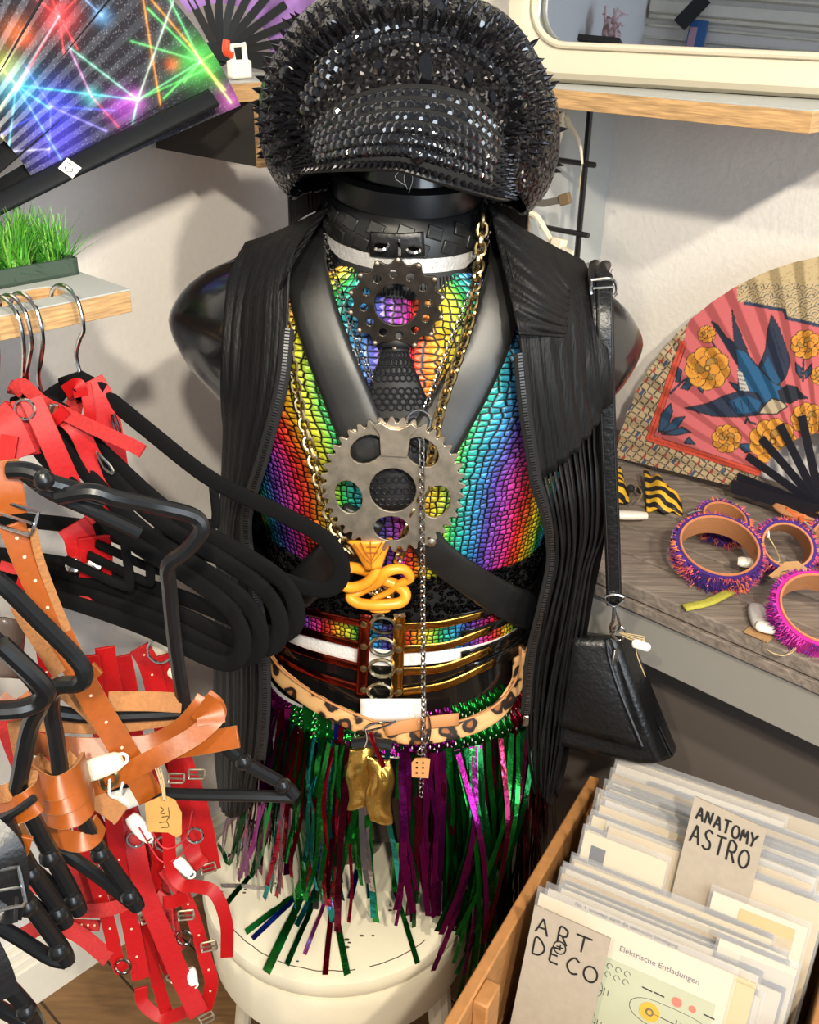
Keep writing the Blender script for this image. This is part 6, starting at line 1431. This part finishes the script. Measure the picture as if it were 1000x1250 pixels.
def printed(lab, f, r0, r1, ztop, th=.0012, pm=None, grp=None, skew=0, sl=True):
    t = thing('art_print', lab, 'print', tuple(CO+CF*f+CR*(r0+r1)/2+V(0, 0, CZ-CH+.01)), grp)
    s, tl = card(t, f, r0, r1, ztop, th, pm or random.choice(papers), 'sheet', skew=skew)
    if sl: card(t, f+.0022, max(.002, r0-.003), min(CW-.002, r1+.003), ztop+.008, .0003, sleeve, 'sleeve', skew=skew)
    return t, tl
GB = 'sleeved prints filed behind the anatomy card'; f = .085; nb_ = 0
while f < .205:
    r0 = .018+random.uniform(0, .02)+(.03 if random.random() < .2 else 0); r1 = CW-.012-random.uniform(0, .02)-(.05 if random.random() < .15 else 0)
    printed('cream art print in clear sleeve filed behind the anatomy astro card', f, r0, r1, .647+random.uniform(-.012, .010)-(f-.08)*.03, random.choice((.001, .0014, .002)), grp=GB, skew=random.uniform(-.02, .02)); f += random.uniform(.0042, .0058)
LET = {'A': [[(0, 0), (.45, 1), (.95, 0)], [(.15, .35), (.8, .38)]], 'N': [[(0, 0), (.1, 1), (.75, .05), (.85, 1)]], 'T': [[(0, .95), (1, 1)], [(.5, .98), (.48, 0)]], 'O': [[(.5+.48*cos(a), .5+.5*sin(a)) for a in [1.5+2*pi*k/16 for k in range(17)]]], 'M': [[(0, 0), (.12, 1), (.48, .3), (.82, 1), (1, 0)]], 'Y': [[(0, 1), (.45, .5)], [(.95, 1), (.45, .5), (.3, 0)]],
       'S': [[(.85, .9), (.45, 1), (.15, .78), (.35, .55), (.75, .4), (.8, .12), (.4, 0), (.05, .12)]], 'R': [[(.1, 0), (.12, 1), (.7, .95), (.8, .72), (.65, .52), (.15, .48)], [(.4, .5), (.9, 0)]], 'D': [[(.1, 0), (.12, 1), (.6, .9), (.9, .5), (.6, .1), (.1, 0)]], 'E': [[(.85, 1), (.12, .95), (.1, 0), (.85, .03)], [(.12, .5), (.7, .52)]], 'C': [[(.9, .85), (.5, 1), (.12, .6), (.15, .25), (.5, 0), (.92, .12)]], '+': [[(.5, .85), (.5, .15)], [(.1, .5), (.9, .5)]]}
ink = mat('black_marker', (22, 20, 20), .7)
def write(par, o, ex, ey, n, items, r=.0011):                 # marker letters: (char, x, y, w, h, slope)
    for ch, x, y, w_, h_ in items:
        m = MB()
        for stroke in LET[ch]:
            P = [o+ex*(x+sx*w_+.12*w_*sy*0)+ey*(y+sy*h_)+n*.0004 for sx, sy in stroke]
            P = cr(P, 24) if ch in 'OSCRD' and len(P) > 4 else resample(P, n=14)
            m.sweep(P, n, flatprof(r*2, .0005))
        m.build('letter', ink, par, smooth=False)
# divider: ANATOMY ASTRO
ac = thing('divider_card', 'grey board divider hand lettered ANATOMY ASTRO standing among the prints', 'divider', tuple(CO+CF*.21+CR*.18+V(0, 0, CZ-CH)))
A_R0, A_R1 = .130, .204; A_F = .212; A_Z = .722
_, tl = card(ac, A_F, A_R0, A_R1, A_Z, .0022, boardm, 'board', skew=-.12)
exA = (CR+V(0, 0, -.12)).normalized(); oA = tl+nc*.0022
k = .0
for s, y, h_, x0, w_ in (('ANATOMY', -.022, .0145, .006, .0072), ('ASTRO', -.048, .021, .005, .0098)):
    write(ac, oA, exA, up_, nc, [(c, x0+i*(w_*1.28), y-(i*.0004), w_, h_*(1 if c != 'O' else .9)) for i, c in enumerate(s)])
# middle group between the two dividers
GM = 'sleeved prints filed between the two lettered cards'; f = .224
printed('print with dark square thumbnail just below the back group', .221, .030, .120, .652, .0012, papers[0], None)[0]
dq, tl = card(bpy.data.objects[[o.name for o in bpy.data.objects if o.get('label', '').startswith('print with dark square')][0]], .2225, .040, .056, .640, .0004, mat('dark_picture', (48, 48, 60), .6), 'picture')
tp, tl = printed('yellowed print with ink sketch right of the anatomy card', .2225, .17, .262, .642, .0015, papers[2], None)
q0 = tl+nc*.0018+CR*.028-up_*.006
MB().prism([(0, 0), (.054, 0), (.054, -.07), (0, -.07)], q0, CR, up_, .0004).build('picture', mat('yellowed_paper', (196, 168, 112), .8, var=.06, scale=40), tp)
for l in ([(.010, -.030), (.014, -.024), (.013, -.034)], [(.016, -.028), (.022, -.026), (.018, -.036), (.024, -.034)], [(.026, -.03), (.028, -.036)]): MB().tube([q0+CR*x+up_*y+nc*.0008 for x, y in l], .0006, 4).build('sketch', ink, tp)
while f < .285:
    r0 = .020+random.uniform(0, .012); r1 = .235+random.uniform(-.02, .03) if f > .25 else .125+random.uniform(-.01, .0) if random.random() < .0 else .25+random.uniform(-.02, .012)
    printed('cream art print in clear sleeve filed between the lettered cards', f, r0, r1, .616+random.uniform(-.008, .008), random.choice((.001, .0015, .002)), grp=GM, skew=random.uniform(-.015, .015)); f += random.uniform(.0046, .0066)
# text line printed along one sheet top
fl_, tl = printed('print with a line of small type along its top edge', .288, .020, .232, .630, .001, papers[4], None)
def ftext(s, o, ex, ey, size, par, m=ink):
    cu = bpy.data.curves.new('lettering', 'FONT'); cu.body = s; cu.size = size; cu.extrude = .0001; cu.materials.append(m)
    tmp = bpy.data.objects.new('lettering', cu); me = bpy.data.meshes.new_from_object(tmp); bpy.data.objects.remove(tmp); me.materials.clear(); me.materials.append(m); ob = bpy.data.objects.new('lettering', me); COL.objects.link(ob); n = ex.cross(ey).normalized(); M = Matrix(((ex.x, ey.x, n.x), (ex.y, ey.y, n.y), (ex.z, ey.z, n.z))).to_4x4(); M.translation = o-W[par.name]; ob.parent = par; ob.matrix_local = M; return ob
ftext('No. 1  unzerlegt durch die elektrische Schwingung', tl+nc*.0024+CR*.03-up_*.005, CR, up_, .0052, fl_, mat('grey_ink', (70, 66, 66), .8))
# front print: electrical discharges plate
ep, tl = printed('cream print titled Elektrische Entladungen with pale green diagram plate', .312, .018, .212, .642, .0016, papers[2], None, sl=True)
o = tl+nc*.002
ftext('Elektrische Entladungen', o+CR*.088-up_*.024, CR, up_, .0082, ep, mat('grey_ink'))
po = o+CR*.035-up_*.036; PW, PH = .150, .17
MB().prism([(0, 0), (PW, 0), (PW, -PH), (0, -PH)], po, CR, up_, .0003).build('plate_print', mat('pale_green_print', (182, 184, 152), .8, var=.03, scale=30), ep)
pn = nc; pz = po+nc*.0006; dgrey = mat('diagram_ink', (66, 62, 58), .8); glowm = mat('ochre_print', (226, 168, 62), .8); bulb = mat('bulb_print', (120, 108, 84), .6); coral = mat('coral_print', (214, 120, 104), .8)
def ov(x, y, a, b, r=.0003, m=dgrey): MB().tube([pz+CR*(x+a*(abs(cos(t))**.6)*(1 if cos(t) > 0 else -1))+up_*(y+b*sin(t)) for t in [2*pi*k/28 for k in range(28)]], r, 4, True).build('diagram_line', m, ep)
def ln_(x0, y0, x1, y1, r=.0004): MB().tube([pz+CR*x0+up_*y0, pz+CR*x1+up_*y1], r, 4).build('diagram_line', dgrey, ep)
def disc(x, y, r, m, nm='diagram_dot', lift=0): MB().lathe([(r, 0), (r, .0002), (.0001, .0002)], 16, pz+CR*x+up_*y+nc*lift, frame_z(nc, CR)).build(nm, m, ep)
for row in range(4):
    y = -.036-row*.036
    for x in (.022, .094):
        ov(x+(.02 if x > .05 else 0), y, .040 if x > .05 else .024, .014); 
        if x > .05: disc(x, y, .010, glowm)
        disc(x, y, .0042, bulb, lift=.0003); disc(x, y, .0022, glowm, lift=.0006)
        ln_(x+.004, y, x+.024, y-.001); ln_(x+.026, y-.004, x+.026, y+.004); ln_(x+.030, y-.003, x+.030, y+.003)
    disc(.140, y, .0042, bulb)
for i in range(5):
    for j in range(2): MB().tube(cr([pz+CR*(.03+i*.009+.003*cos(t))+up_*(-.008-j*.009+.003*sin(t)) for t in (0, 1.2, 2.4, 3.6, 4.6)], 10), .0003, 4).build('diagram_line', dgrey, ep)
for x in (.082, .094, .142): ln_(x, -.014, x+.010, -.0145, .0007)
disc(.116, -.014, .005, coral); disc(.131, -.014, .0035, coral); ln_(.01, -.012, .018, -.012, .0006)
for x0, f0, lb_ in ((.022, .300, 'second plain cream backing sheet behind the discharge plate, next to the middle group'), (.026, .304, 'first plain cream backing sheet directly behind the discharge plate')): printed(lb_, f0, x0, .232, .632-(f0-.3)*.5, .0015, papers[1], 'plain backing sheets behind the discharge plate', sl=False)
# right hand taller sheets beside the front print
printed('wide cream sheet showing right of the discharge print', .275, .19, .262, .640, .0015, papers[2], None)
# divider: ART + DECO
dc = thing('divider_card', 'grey board divider hand lettered ART + DECO at the front left of the crate', 'divider', tuple(CO+CF*.34+CR*.06+V(0, 0, CZ-CH)))
_, tl = card(dc, .338, .022, .100, .650, .0022, boardm, 'board', skew=-.02)
exD = (CR+V(0, 0, -.02)).normalized(); oD = tl+nc*.0022
write(dc, oD, exD, up_, nc, [('A', .006, -.026, .013, .017), ('R', .028, -.027, .012, .017), ('T', .046, -.026, .016, .017), ('D', .006, -.050, .014, .018), ('E', .024, -.050, .012, .017), ('C', .042, -.052, .014, .017), ('O', .060, -.052, .014, .016)], .0009)
write(dc, oD, exD, up_, nc, [('+', .0285, -.0355, .009, .009), ('O', .0262, -.038, .013, .013)], .0006)
